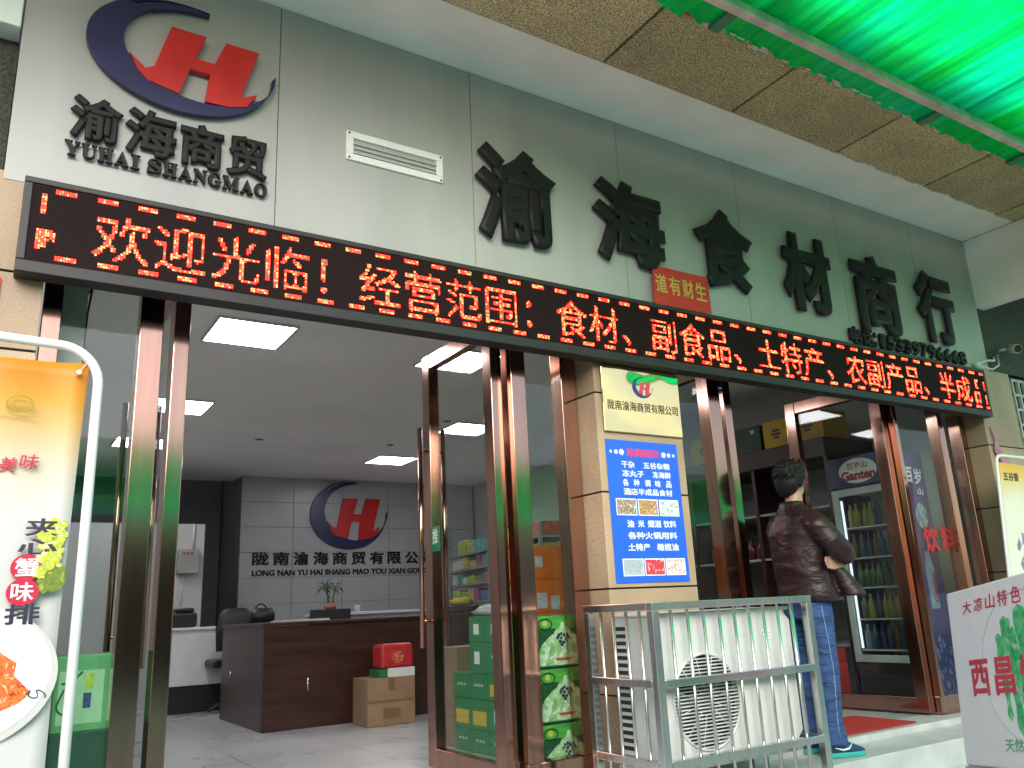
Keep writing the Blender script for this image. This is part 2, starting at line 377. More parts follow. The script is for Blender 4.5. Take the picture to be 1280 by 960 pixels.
cn = thing('sign_lettering', 'raised black characters 渝海商贸 under the crescent emblem on the fascia', 'sign lettering', (.55, 0, 3.0))
for ch, a, b, c, d in zip('渝海商贸', (.117, .338, .575, .789), (.33, .56, .773, .984), (2.988, 2.975, 2.98, 2.978), (3.206, 3.212, 3.204, 3.202)):
    link('character', fit(ch, FAC, a, b, c, d, .022, .012, bold=.036), M_['black'], cn)
en = thing('sign_lettering', 'raised black serif letters YUHAI SHANGMAO below the small characters on the fascia', 'sign lettering', (.55, 0, 2.9))
def bold_serif(s): return ''.join(chr(0x1D400 + ord(c) - 65) if c.isalpha() else c for c in s)
xx = .108; wd_ = {'I': .045, 'M': .088, ' ': .03}
tot = sum(wd_.get(c, .07) for c in 'YUHAI SHANGMAO')
for c in 'YUHAI SHANGMAO':
    w = wd_.get(c, .07)*(.992-.108)/tot
    if c != ' ': link('character', fit(bold_serif(c), FAC, xx, xx+w*.93, 2.897, 2.968, .02, .010, bold=.016), M_['black'], en)
    xx += w
ph = thing('sign_lettering', 'raised black phone number line standing on the top edge of the LED board', 'sign lettering', (6.2, 0, 2.76))
pw = [('电', .15), ('话', .15), (':', .05)] + [(c, .112) for c in '15339796668']
tot = sum(w for _, w in pw); xx = 5.46
for c, w in pw:
    w = w*(7.07-5.46)/tot
    big = c in '电话'
    link('character', fit(c, FAC, xx+(.03 if c == '1' else .006), xx+w-(.02 if c in ':1' else .006), 2.755 if big else 2.765, 2.90 if big else 2.888, .025, .012, bold=.04), M_['black'], ph)
    xx += w
# air vent
vt = thing('air_vent', 'white rectangular louvred air vent set in the grey fascia', 'air vent', (1.68, 0, 3.23))
mb = MB()
for q in ((1.397, 1.97, 3.365, 3.405), (1.397, 1.97, 3.232, 3.272), (1.397, 1.437, 3.272, 3.365), (1.93, 1.97, 3.272, 3.365)): mb.box(q[0], q[1], -.016, -.002, q[2], q[3])
mb.build('frame', M_['whitemetal'], vt, bevel=.004)
mb = MB(); 
for z in (3.285, 3.312, 3.339): 
    Mx = Matrix.Translation((0, -.004, z)) @ Matrix.Rotation(R(35), 4, 'X')
    mb.box(1.437, 1.93, -.012, .001, 0, .003, M=Mx)
mb.build('louvre', M_['whitemetal'], vt)
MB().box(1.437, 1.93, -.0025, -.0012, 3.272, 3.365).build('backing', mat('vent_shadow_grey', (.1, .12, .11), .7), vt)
for x in (1.412, 1.955):
    for z in (3.245, 3.39): MB().tube([(x, -.019, z), (x, -.015, z)], .006, 8).build('screw', M_['browndark'], vt)

# ------------------------------------------------------------ LED board
led = thing('led_board', 'long black LED text board showing scrolling red Chinese characters', 'LED sign', (3.58, -.05, 2.30))
mb = MB()
mb.box(-.02, 7.18, -.1, -.004, 2.695, 2.722); mb.box(-.02, 7.18, -.1, -.004, 2.30, 2.352); mb.box(-.02, .012, -.1, -.004, 2.352, 2.695); mb.box(7.15, 7.18, -.1, -.004, 2.352, 2.695)
mb.box(.012, 7.15, -.03, -.004, 2.352, 2.695)
mb.build('case', mat('black_aluminium_case', (.016, .013, .014), .5, 0, var=.25, scale=4), led, bevel=.004)
def led_face():
    m = bpy.data.materials.new('led_module_face'); m.use_nodes = True
    n, l = m.node_tree.nodes, m.node_tree.links; p = n['Principled BSDF']; p.inputs['Roughness'].default_value = .7; p.inputs['Specular IOR Level'].default_value = .12
    tc = n.new('ShaderNodeTexCoord'); sp = n.new('ShaderNodeSeparateXYZ'); l.new(tc.outputs['Object'], sp.inputs[0])
    ds = []
    for ax in ('X', 'Z'):
        a = n.new('ShaderNodeMath'); a.operation = 'MULTIPLY'; a.inputs[1].default_value = 2*math.pi/.00994; l.new(sp.outputs[ax], a.inputs[0])
        b = n.new('ShaderNodeMath'); b.operation = 'SINE'; l.new(a.outputs[0], b.inputs[0]); ds.append(b)
    c = n.new('ShaderNodeMath'); c.operation = 'MULTIPLY_ADD'; l.new(ds[0].outputs[0], c.inputs[0]); c.inputs[1].default_value = .5; l.new(ds[1].outputs[0], c.inputs[2])
    cr = n.new('ShaderNodeValToRGB'); l.new(c.outputs[0], cr.inputs[0])
    cr.color_ramp.elements[0].color = (.004, .003, .003, 1); cr.color_ramp.elements[1].color = (.026, .010, .010, 1); cr.color_ramp.elements[0].position = 0; cr.color_ramp.elements[1].position = .9
    l.new(cr.outputs[0], p.inputs['Base Color']); return m
MB().box(.012, 7.15, -.094, -.031, 2.352, 2.695).build('display_face', led_face(), led)
import numpy as np
def raster(ch, N=24, SS=5):
    """sample a character outline on the 24 x 24 LED matrix"""
    me = glyphs(ch, 0., 0.); me.calc_loop_triangles()
    V = np.array([v.co[:2] for v in me.vertices])
    g = (np.arange(N*SS)+.5)/(N*SS); X, Y = np.meshgrid(.03+g, -.10+g); hit = np.zeros(X.shape, bool)
    for t in me.loop_triangles:
        a, b, d = V[list(t.vertices)]
        s1 = (b[0]-a[0])*(Y-a[1])-(b[1]-a[1])*(X-a[0]); s2 = (d[0]-b[0])*(Y-b[1])-(d[1]-b[1])*(X-b[0]); s3 = (a[0]-d[0])*(Y-d[1])-(a[1]-d[1])*(X-d[0])
        hit |= ((s1 >= 0) & (s2 >= 0) & (s3 >= 0)) | ((s1 <= 0) & (s2 <= 0) & (s3 <= 0))
    bpy.data.meshes.remove(me)
    return hit.reshape(N, SS, N, SS).mean((1, 3))[::-1] > .50
GL = {}
mb = MB(); p_ = .00994; zt0 = 2.686
def dot(cx, rz):          # column (float x), row index from the top
    z = zt0 - rz*p_ - p_/2
    h = p_*.375
    mb.box(cx-h, cx+h, -.0965, -.0945, z-h, z+h)
def glyph(ch, xc, off=0, cols=range(24)):
    if ch not in GL: GL[ch] = raster(ch)
    for r_ in range(24):
        for c_ in cols:
            if GL[ch][r_, c_]: dot(xc + (c_-11.5+off)*p_, 5+r_)
msg = '欢迎光临！经营范围：食材、副食品、土特产、农副产品、半成'
for k, ch in enumerate(msg): glyph(ch, .368 + .2386*k)
glyph('品', .368 + .2386*28, 2, range(0, 9))
x = .10
while x < 7.1:
    for c_ in range(8):
        for r_ in (0, 1):
            if x + c_*p_ < 7.14: dot(x + c_*p_, r_ + .2); dot(x + c_*p_ + .02, 31.2 - 1 + r_ - .2)
    x += 16*p_
for r_ in range(9): dot(.052, 3+r_); dot(.062, 3+r_)
for r_ in range(9):
    for c_ in range(7 if r_ < 5 else 4):
        if random.random() < .85 or c_ < 2: dot(.045 + c_*p_, 19+r_)
for r_ in range(8): dot(7.13, 8+r_); dot(7.13, 20+r_)
ledm = mat('lit_red_led', (.3, .02, .01), .5, emit=(1., .036, .02), estr=LED_E)
n, l = ledm.node_tree.nodes, ledm.node_tree.links
ge = n.new('ShaderNodeNewGeometry'); cr = n.new('ShaderNodeValToRGB'); l.new(ge.outputs['Random Per Island'], cr.inputs[0]); e = cr.color_ramp.elements
e[0].position = .45; e[0].color = (1., .008, .004, 1); e[1].position = 1; e[1].color = (1., .11, .035, 1); l.new(cr.outputs[0], n['Principled BSDF'].inputs['Emission Color'])
mb.build('lit_dots', ledm, led)

# red paper scroll leaning on the fascia
rp = thing('paper_scroll', 'red paper with gold calligraphy standing on the LED board against the fascia', 'paper sign', (3.7, -.06, 2.722))
Mrp = frame((3.446, -.055, 2.728), (1, 0, 0), (.015, .06, 1))
mb = MB(); mb.prism([(0, 0), (.505, .02), (.512, .288), (.018, .29)], Mrp, .002)
mb.build('paper', mat('red_paper', (.50, .030, .022), .6, var=.1, scale=9, bump=.2, bscale=15), rp)
M_['goldink'] = mat('gold_ink', (.60, .42, .10), .4, .3)
for k, ch in enumerate('道有财生'):
    link('character', fit(ch, Mrp, .03+k*.117, .03+k*.117+.10, .10, .235, .001, .0025, bold=.014), M_['goldink'], rp)

# ------------------------------------------------------------ fixed windows and door leaves
def window(x0, x1, panes, posts, label):
    w = thing('shop_window', label, 'window', ((x0+x1)/2, .22, 0), group='fixed shop windows')
    for a, b in posts: MB().box(a, b, .165, .27, .132, 2.60).build('post', M_['brownsteel'], w, bevel=.004)
    MB().box(x0, x1, .175, .26, .004, .130).build('bottom_rail', M_['brownsteel'], w, bevel=.004)
    for a, b in panes:
        MB().box(a+.001, b-.001, .215, .225, .131, 2.6).build('glass_pane', M_['glass'], w)
    return w
window(.10, .59, [(.175, .49)], [(.10, .175), (.49, .59)], 'narrow fixed glass window in brown frame beside the left stone pillar')
window(2.475, 2.94, [(2.575, 2.83)], [(2.475, 2.575), (2.83, 2.94)], 'narrow fixed glass window with green gift boxes behind, left of the poster pillar')
window(3.63, 4.17, [(3.68, 4.06)], [(3.63, 3.68), (4.06, 4.17)], 'narrow fixed glass window just right of the blue poster pillar')
wr = window(6.15, 7.19, [(6.195, 6.78), (6.86, 7.1)], [(6.15, 6.195), (6.78, 6.86), (7.1, 7.19)], 'fixed glass window with red adhesive characters in front of the fridge')
Mf = frame((0, .2145, 0))
for ch, a, b in (('饮', 6.36, 6.57), ('料', 6.60, 6.80)):
    link('adhesive_character', fit(ch, Mf, a, b, 1.19, 1.405, .001, .0005, bold=.03), M_['red'], wr)

def leaf(hx, hy, rz, wdt, label, side=1):
    d = thing('glass_door', label, 'door', (hx, hy, 0.0), R(rz), 'open glass door leaves')
    B = lambda *a: MB().box(*a)
    th = .036
    B(0, .10, -th, th, .02, 2.58).build('stile', M_['brownsteel'], d, local=True, bevel=.004)
    B(wdt-.10, wdt, -th, th, .02, 2.58).build('stile', M_['brownsteel'], d, local=True, bevel=.004)
    B(.101, wdt-.101, -th+.004, th-.004, 2.48, 2.58).build('top_rail', M_['brownsteel'], d, local=True, bevel=.004)
    B(.101, wdt-.101, -th+.004, th-.004, .02, .125).build('bottom_rail', M_['brownsteel'], d, local=True, bevel=.004)
    B(.099, wdt-.099, -.005, .005, .126, 2.479).build('glass_pane', M_['glass'], d, local=True)
    for s in (-1, 1):
        mb = MB(); x = wdt-.05
        mb.tube([(x, s*.085, .70), (x, s*.085, 2.08)], .016, 12)
        for z in (.86, 1.93): mb.tube([(x, s*(th-.005), z), (x, s*.085, z)], .010, 8)
        mb.build('handle', M_['brownsteel'], d, local=True)
    return d
leaf(.685, .24, 92.5, .88, 'open brown framed glass door leaf at the left side of the left entrance')
dR = leaf(2.42, .24, 90, .90, 'open brown framed glass door leaf with green push sticker')
leaf(4.325, .24, 90, .90, 'open brown framed glass door leaf nearest the blue poster pillar')
leaf(6.105, .22, 94, .90, 'open brown framed glass door leaf in front of the drinks fridge')
stk = MB(); Ms = frame((2.38, 1.045, 1.275), (0, -1, 0)); stk.prism([(0, 0), (.13, 0), (.13, .155), (0, .155)], Ms, .002)
sk = stk.build('push_sticker', mat('green_sticker', (.012, .16, .075), .4), dR)
link('character', joinm([fit('推', Ms, .028, .10, .045, .14, .0006, .0024, bold=.02)]), M_['whiteplastic'], sk)
def closer(loc):
    t = thing('door_closer', 'silver door closer at the top of the right hand entrance frame', 'door closer', loc)
    x, y, z = loc
    MB().box(x-.03, x+.03, y-.12, y+.12, z-.03, z+.03).build('body', M_['steel'], t, bevel=.006)
    MB().tube([(x, y+.08, z+.03), (x, y+.08, z+.06), (x-.05, y-.15, z+.065)], .009, 8).build('arm', M_['steel'], t)
closer((4.24, .34, 2.36))

# black cable hanging behind the left window
mb = MB(); mb.tube([(.30, .34, 2.6), (.295, .33, 2.42), (.285, .33, 2.3), (.28, .33, 2.0), (.275, .33, 1.5)], .005, 6); mb.tube([(.297, .33, 2.44), (.25, .33, 2.33), (.19, .32, 2.26)], .005, 6)
mb.build('cable', M_['blackp'], label='thin black cable hanging behind the left window glass', cat='cable')

# ------------------------------------------------------------ plaque and poster on the pillar
pq = thing('brass_plaque', 'shiny gold company plaque with crescent emblem above the blue poster', 'plaque', (3.3, -.01, 1.88))
Mp = frame((2.992, -.006, 1.886), (1, 0, 0), (0, -.012, 1))
gm = bpy.data.materials.new('polished_brass'); gm.use_nodes = True
n, l = gm.node_tree.nodes, gm.node_tree.links; p = n['Principled BSDF']; p.inputs['Metallic'].default_value = 1; p.inputs['Roughness'].default_value = .06; p.inputs['Base Color'].default_value = (.88, .64, .30, 1)
tc = n.new('ShaderNodeTexCoord'); nz = n.new('ShaderNodeTexNoise'); nz.inputs['Scale'].default_value = 3.6; nz.inputs['Detail'].default_value = .5; l.new(tc.outputs['Object'], nz.inputs['Vector'])
bp = n.new('ShaderNodeBump'); bp.inputs['Strength'].default_value = .33; bp.inputs['Distance'].default_value = .06; l.new(nz.outputs[0], bp.inputs['Height']); l.new(bp.outputs[0], p.inputs['Normal'])
mb = MB(); mb.prism([(0, 0), (.618, .0), (.618, .405), (0, .405)], Mp, .012); mb.build('plate', gm, pq, bevel=.004)
logo(pq, Mp, .235, .395, .225, .0012, .0122, mat('purple_ink', (.05, .03, .22), .4), mat('pink_red_ink', (.62, .05, .09), .4))
link('lettering', fit('陇南渝海商贸有限公司', Mp, .035, .592, .135, .195, .0012, .0122, bold=.012), mat('brown_ink', (.09, .045, .02), .5), pq)

po = thing('poster', 'blue advertising poster with white food list and six small pictures', 'poster', (3.28, -.01, 1.02))
Mo = frame((3.002, -.003, 1.018), (1, 0, 0), (-.004, 0, 1)); PW, PH = .558, .823
mb = MB(); mb.prism([(0, 0), (PW, 0), (PW, PH), (0, PH)], Mo, .003)
mb.build('sheet', mat('blue_print', (.022, .12, .78), .35, var=.06, scale=3), po)
M_['winkw'] = mat('white_print', (.85, .86, .86), .4, var=.03)
def ptx(s, x0, x1, y0, y1, m='winkw', b=.02): return fit(s, Mo, x0*PW, x1*PW, y0*PH, y1*PH, .0008, .0032, bold=b)
link('heading', ptx('渝海商贸', .27, .73, .882, .945, b=.035), mat('pink_print', (.80, .05, .12), .4), po)
lines = [('干杂', .19, .37, .80, .85), ('五谷杂粮', .49, .87, .80, .85), ('冻丸子', .19, .49, .735, .785), ('冻海鲜', .61, .87, .735, .785),
         ('各', .19, .27, .67, .72), ('种', .335, .415, .67, .72), ('调', .49, .57, .67, .72), ('味', .635, .715, .67, .72), ('品', .79, .87, .67, .72),
         ('酒店半成品食材', .19, .87, .605, .655),
         ('油', .20, .29, .378, .43), ('米', .345, .435, .378, .43), ('烟酒', .48, .665, .378, .43), ('饮料', .70, .88, .378, .43),
         ('各种火锅用料', .20, .88, .297, .348), ('土特产', .19, .485, .215, .267), ('橄榄油', .58, .88, .215, .267)]
for q in lines: link('text_line', ptx(*q), M_['winkw'], po)
for sx_ in (-1, 1):
    mb = MB()
    for dx, rr in ((.44, .010), (.37, .014), (.295, .019)):
        cx, cy = (.5+sx_*dx)*PW, .912*PH
        for k in range(5): mb.prism([(cx+rr*.55*math.cos(k*1.2566)+rr*.5*math.cos(q*1.047), cy+rr*.55*math.sin(k*1.2566)+rr*.5*math.sin(q*1.047)) for q in range(6)], Mo, .0006+.00005*k, 0, .0032)
    mb.build('flower_ornament', M_['winkw'], po)
pics = [[(.75, .7, .66), (.35, .12, .1), (.2, .2, .16), (.8, .74, .6)], [(.85, .82, .78), (.55, .08, .04), (.3, .35, .1), (.85, .6, .4)], [(.2, .28, .3), (.6, .65, .66), (.85, .86, .85), (.2, .3, .15)],
        [(.2, .24, .3), (.42, .48, .55), (.3, .33, .38), (.6, .65, .7)], [(.60, .03, .06), (.62, .04, .07), (.6, .04, .06), (.85, .8, .7)], [(.88, .87, .84), (.86, .86, .84), (.7, .3, .3), (.3, .5, .3)]]
for k, cols in enumerate(pics):
    c_, r_ = k % 3, k // 3
    x0, y0 = (.075+.295*c_)*PW if r_ == 0 else (.10+.29*c_)*PW, (.462 if r_ == 0 else .045)*PH
    mb = MB(); mb.prism([(x0, y0), (x0+.275*PW, y0), (x0+.275*PW, y0+.118*PH), (x0, y0+.118*PH)], Mo, .0006, 0, .0032)
    mb.prism([(x0+.006, y0+.006), (x0+.275*PW-.006, y0+.006), (x0+.275*PW-.006, y0+.118*PH-.006), (x0+.006, y0+.118*PH-.006)], Mo, .0006, 1, .004)
    mb.build('picture', [M_['winkw'], mottle('printed_picture', cols, 45)], po)

# ------------------------------------------------------------ air conditioner and its cage
ac = thing('ac_outdoor_unit', 'white outdoor air conditioner unit with round fan grille inside the steel cage', 'air conditioner', (3.3, -.32, -.19))
X0, X1, Y0, Y1, Z0, Z1 = 2.85, 3.80, -.495, -.145, .165, .835
mb = MB(); mb.box(X0, X1, Y0+.03, Y1, Z0, Z1-.001)
cx, cz, rad = 3.125, .42, .222
ns = 64; ring = []
for k in range(ns):
    a = 2*math.pi*k/ns; c_, s_ = math.cos(a), math.sin(a)
    t = min((X1-cx)/c_ if c_ > 1e-9 else 1e9, (X0-cx)/c_ if c_ < -1e-9 else 1e9, (Z1-cz)/s_ if s_ > 1e-9 else 1e9, (Z0-cz)/s_ if s_ < -1e-9 else 1e9)
    ring.append(((cx+rad*c_, cz+rad*s_), (cx+t*c_, cz+t*s_)))
for A, B in zip(ring, ring[1:]+ring[:1]):
    mb.quad([(A[0][0], Y0, A[0][1]), (B[0][0], Y0, B[0][1]), (B[1][0], Y0, B[1][1]), (A[1][0], Y0, A[1][1])])
    mb.quad([(A[0][0], Y0, A[0][1]), (A[0][0], Y0+.0295, A[0][1]), (B[0][0], Y0+.0295, B[0][1]), (B[0][0], Y0, B[0][1])])
    mb.quad([(A[1][0], Y0, A[1][1]), (B[1][0], Y0, B[1][1]), (B[1][0], Y0+.03, B[1][1]), (A[1][0], Y0+.03, A[1][1])])
for zz in (.72, .135+.43): mb.box(X0+.06, cx+.34, Y0-.002, Y0-.0005, zz, zz+.004) if zz > .6 else None
mb.build('casing', M_['whiteplastic'], ac)
MB().box(X0-.004, X1+.004, Y0-.006, Y1+.004, Z1, Z1+.018).build('top_cover', M_['whiteplastic'], ac, bevel=.006)
mb = MB(); mb.tube([(cx, Y0+.0285, cz), (cx, Y0+.0292, cz)], rad, 48); mb.build('fan_recess', M_['blackp'], ac)
mb = MB()
for k in range(5):
    a = k*2*math.pi/5
    for q in range(6):
        r0, r1 = .05+q*.026, .05+(q+1)*.026; a0 = a + q*.12; a1 = a0 + .75
        mb.quad([(cx+r0*math.cos(a0), Y0+.018, cz+r0*math.sin(a0)), (cx+r1*math.cos(a0+.12), Y0+.018, cz+r1*math.sin(a0+.12)), (cx+r1*math.cos(a1), Y0+.026, cz+r1*math.sin(a1)), (cx+r0*math.cos(a1-.1), Y0+.026, cz+r0*math.sin(a1-.1))])
mb.tube([(cx, Y0+.012, cz), (cx, Y0+.027, cz)], .055, 20)
mb.build('fan', mat('grey_fan', (.12, .12, .12), .5), ac)
mb = MB(); z = cz-rad+.012
while z < cz+rad-.006:
    h = math.sqrt(max(0, rad**2-(z-cz)**2)); mb.box(cx-h, cx+h, Y0-.006, Y0+.002, z-.0028, z+.0028); z += .0165
for k in range(12):
    a = k*math.pi/6+.26; mb.tube([(cx+.06*math.cos(a), Y0-.004, cz+.06*math.sin(a)), (cx+rad*math.cos(a), Y0-.004, cz+rad*math.sin(a))], .0017, 6)
mb.tube([(cx+(rad+.003)*math.cos(q*math.pi/24), Y0-.003, cz+(rad+.003)*math.sin(q*math.pi/24)) for q in range(49)], .006, 8, cap=False)
mb.build('fan_grille', M_['whiteplastic'], ac)
mb = MB()
for k in range(17): mb.box(X0-.003, X0-.0005, -.262, -.155, Z0+.03+k*.036, Z0+.03+k*.036+.019)
mb.build('side_vent', M_['blackp'], ac)
mb = MB(); Mb_ = frame((3.60, Y0-.0005, .715)); mb.prism(ell(0, 0, .045, .026, 0, 360, 32)[:-1], Mb_, .003)
bdg = mb.build('badge', M_['whitemetal'], ac)
mb = MB(); mb.tube([Mb_ @ Vector((-.02+.013*math.cos(q*.5), .013*math.sin(q*.5), .004)) for q in range(11)], .0025, 6); mb.tube([Mb_ @ Vector((.016+.018*math.cos(q*.5), .010*math.sin(q*.5), .004)) for q in range(12)], .0022, 6)
mb.build('emblem', mat('badge_grey', (.35, .36, .36), .4), bdg)
mb = MB()
for x in (X0+.12, X1-.12): mb.box(x-.03, x+.03, Y0+.02, Y1-.02, .137, .1645)
mb.build('foot', M_['blackp'], ac)

cg = thing('steel_cage', 'stainless steel tube guard cage standing around the air conditioner', 'cage', (3.32, -.29, -.19))
cx0, cx1, cy0, cy1, zb = 2.765, 3.885, -.555, -.045, -.188
for x in (cx0, cx1):
    for y in (cy0, cy1): MB().box(x-.022, x+.022, y-.022, y+.022, zb, .868).build('post', M_['steel'], cg, bevel=.004)
for z in (.890, .533, .175):
    z0_, z1_ = z-.021, z+.016
    o_ = 0 if z > .8 else .0
    if z > .8:
        MB().box(cx0-.022, cx1+.022, cy0-.022, cy0+.022, z0_, z1_).build('rail', M_['steel'], cg, bevel=.003)
        for x in (cx0, cx1): MB().box(x-.022, x+.022, cy0+.0225, cy1+.022, z0_, z1_).build('rail', M_['steel'], cg, bevel=.003)
    else:
        MB().box(cx0+.0225, cx1-.0225, cy0-.024, cy0+.016, z0_, z1_).build('rail', M_['steel'], cg, bevel=.003)
        for x in (cx0, cx1): MB().box(x-.024, x+.016, cy0+.0225, cy1-.0225, z0_, z1_).build('rail', M_['steel'], cg, bevel=.003)
for k in range(9): MB().tube([(2.878+.1095*k, cy0, -.15), (2.878+.1095*k, cy0, .868)], .0085, 10).build('bar', M_['steel'], cg)
for x in (cx0, cx1):
    for k in range(4): MB().tube([(x, -.145-.1025*k, -.15), (x, -.145-.1025*k, .868)], .0085, 10).build('bar', M_['steel'], cg)
for y in (-.42, -.2): MB().box(cx0+.023, cx1-.023, y-.015, y+.015, .105, .136).build('support_rail', M_['steel'], cg)

# ------------------------------------------------------------ green corrugated awning
aw = thing('corrugated_awning', 'translucent green corrugated plastic awning on steel tubes in front of the shop', 'awning', (4.5, -2.7, 3.88))
mb = MB()
xs = []; x = 2.1; ph_ = 0
prof = [(0, 0), (.03, .014), (.075, .014), (.105, 0), (.15, 0)]
while x < 11.5:
    for q, h in prof[:-1]: xs.append((x+q, h))
    x += .15
rows = [-1.115, -1.15, -1.6, -2.4, -3.2, -4.2]
V = []
for j, y in enumerate(rows):
    V.append([mb.b.verts.new((x, y + (random.uniform(-.022, .014) if j == 0 else 0), 3.905 + h + (random.uniform(-.010, .004) if j == 0 else 0))) for x, h in xs])
for A, B in zip(V, V[1:]):
    for k in range(len(A)-1): mb.b.faces.new((A[k], A[k+1], B[k+1], B[k]))
for x0_ in [2.7+.9*k for k in range(9)]:                 # overlaps between neighbouring sheets
    sel = [(x, h) for x, h in xs if x0_-.001 <= x <= x0_+.181]
    O = [[mb.b.verts.new((x, y+.006, 3.9115+h)) for x, h in sel] for y in (-1.10, -2.4, -4.2)]
    for A, B in zip(O, O[1:]):
        for k in range(len(A)-1): mb.b.faces.new((A[k], A[k+1], B[k+1], B[k]))
gp = bpy.data.materials.new('green_translucent_plastic'); gp.use_nodes = True
n, l = gp.node_tree.nodes, gp.node_tree.links; n.remove(n['Principled BSDF']); out = n['Material Output']
tc = n.new('ShaderNodeTexCoord'); mp = n.new('ShaderNodeMapping'); mp.inputs['Scale'].default_value = (14, .6, 1); l.new(tc.outputs['Object'], mp.inputs[0])
nz = n.new('ShaderNodeTexNoise'); nz.inputs['Scale'].default_value = 2.2; nz.inputs['Detail'].default_value = 7; l.new(mp.outputs[0], nz.inputs['Vector'])
cr = n.new('ShaderNodeValToRGB'); l.new(nz.outputs[0], cr.inputs[0]); cr.color_ramp.elements[0].position = .3; cr.color_ramp.elements[1].position = .7
cr.color_ramp.elements[0].color = (.01, .93, .30, 1); cr.color_ramp.elements[1].color = (.02, 1., .50, 1)
n2 = n.new('ShaderNodeTexNoise'); n2.inputs['Scale'].default_value = .9; n2.inputs['Detail'].default_value = 2; l.new(tc.outputs['Object'], n2.inputs['Vector'])
r2 = n.new('ShaderNodeMapRange'); r2.inputs[1].default_value = .42; r2.inputs[2].default_value = .65; l.new(n2.outputs[0], r2.inputs[0])
m2 = n.new('ShaderNodeMix'); m2.data_type = 'RGBA'; m2.inputs[7].default_value = (.03, 1., .82, 1); l.new(r2.outputs[0], m2.inputs[0]); l.new(cr.outputs[0], m2.inputs[6])
tr = n.new('ShaderNodeBsdfTranslucent'); l.new(m2.outputs[2], tr.inputs[0])
df = n.new('ShaderNodeBsdfPrincipled'); l.new(m2.outputs[2], df.inputs['Base Color']); df.inputs['Roughness'].default_value = .3
mx = n.new('ShaderNodeMixShader'); mx.inputs[0].default_value = .14; l.new(tr.outputs[0], mx.inputs[1]); l.new(df.outputs[0], mx.inputs[2]); l.new(mx.outputs[0], out.inputs[0])
sh = mb.build('corrugated_sheet', gp, aw)
sm = sh.modifiers.new('thick', 'SOLIDIFY'); sm.thickness = .002
M_['galv'] = mat('weathered_galvanised_tube', (.50, .47, .40), .6, .0, var=.25, scale=7, detail=8)
for y in (-1.325, -2.7, -4.1): MB().box(2.1, 11.5, y-.026, y+.026, 3.842, 3.899).build('purlin', M_['galv'], aw, bevel=.004)
for x in (3.22, 5.1, 7.0, 9.0): MB().box(x-.028, x+.028, -4.15, -1.14, 3.931, 3.985).build('cross_beam', M_['galv'], aw, bevel=.004)
for x in (3.05, 4.95, 6.05):
    MB().box(x-.035, x+.035, -1.296, -1.125, 3.87, 3.899).build('bracket', mat('green_painted_steel', (.02, .20, .10), .5), aw, bevel=.005)
for k in range(30):                                   # bits of white sealant along the cut edge
    x = random.choice([random.uniform(2.7, 3.6), random.uniform(3.6, 6)]); y = -1.122+random.uniform(-.02, .01)
    MB().box(x, x+random.uniform(.03, .08), y-.004, y+.004, 3.900, 3.9045).build('sealant_bead', M_['whiteplastic'], aw)
mb = MB(); mb.ellipsoid((2.86, -1.13, 3.90), (.03, .012, .016), 10, 6, jit=.15); mb.build('plastic_scrap', mat('pink_plastic_scrap', (.6, .12, .2), .5), label='scrap of pink plastic caught on the awning edge', cat='plastic scrap')

# ------------------------------------------------------------ left banner stand
def banner_stand(name, label, loc, x0, x1, z1, pole_x, zt, r, gm):
    pass
lb = thing('banner_stand', 'orange and white food banner in a white tube frame at the left edge', 'banner stand', (-.2, -1.7, -.34))
mb = MB(); xp, zt_ = .176, 1.52; rc = .085
pts = [(xp, -1.7, -.33)] + [(xp, -1.7, zt_-rc-.02)] + [(xp-rc+rc*math.cos(a), -1.7, zt_-rc+rc*math.sin(a)) for a in [k*math.pi/20 for k in range(11)]]
pts += [(-.5, -1.7, zt_+.02), (-.56, -1.7, zt_-.02), (-.585, -1.7, zt_-.1), (-.585, -1.7, -.33)]
mb.tube(pts, .0105, 12); mb.tube([(xp, -1.95, -.33), (xp, -1.45, -.33)], .0105, 10); mb.tube([(-.585, -1.95, -.33), (-.585, -1.45, -.33)], .0105, 10)
mb.build('tube_frame', M_['whitemetal'], lb)
Ml = frame((-.56, -1.703, -.12), (1, 0, 0))
def LX(px): return px+.56
def LZ(z): return z+.12
mb = MB(); nx, nz_ = 24, 50; gv = []
for j in range(nz_+1):
    z = -.12 + (1.483+.12)*j/nz_; row = []
    for i in range(nx+1):
        x = -.56 + (.155-.012*math.sin(j/nz_*math.pi)*1. +.56)*i/nx
        y = -1.70 - .006*math.sin(i*.9+j*.08) - .004*math.sin(j*.35)
        row.append(mb.b.verts.new((x, y, z + (-.012*(1-abs(i-nx/2)/(nx/2)) if j == nz_ else 0))))
    gv.append(row)
for A, B in zip(gv, gv[1:]):
    for k in range(nx): mb.b.faces.new((A[k], A[k+1], B[k+1], B[k])).smooth = True
cloth = mb.build('banner_cloth', gradient('orange_to_white_print', [(0, (.62, .61, .60)), (.80, (.62, .60, .58)), (.87, (.62, .52, .40)), (.92, (.62, .40, .17)), (.965, (.62, .28, .02)), (1, (.62, .20, .003))], .25, 1.81), lb, smooth=True)
sm = cloth.modifiers.new('thick', 'SOLIDIFY'); sm.thickness = .002; sm.offset = 1
def lpr(m, z, name, polys, off=.014, t=.0008):
    mb = MB()
    for k, q in enumerate(polys): mb.prism(q, Mlb, t+.00004*k, 0, off)
    return mb.build(name, m, lb)
Mlb = frame((0, -1.7, 0))
M_['inkred'] = mat('crimson_print', (.55, .012, .05), .45); M_['inkdk'] = mat('dark_navy_print', (.03, .025, .05), .45); M_['inkwh'] = M_['winkw']; M_['inkgreen'] = mat('olive_print', (.32, .30, .02), .45)
mb = MB()
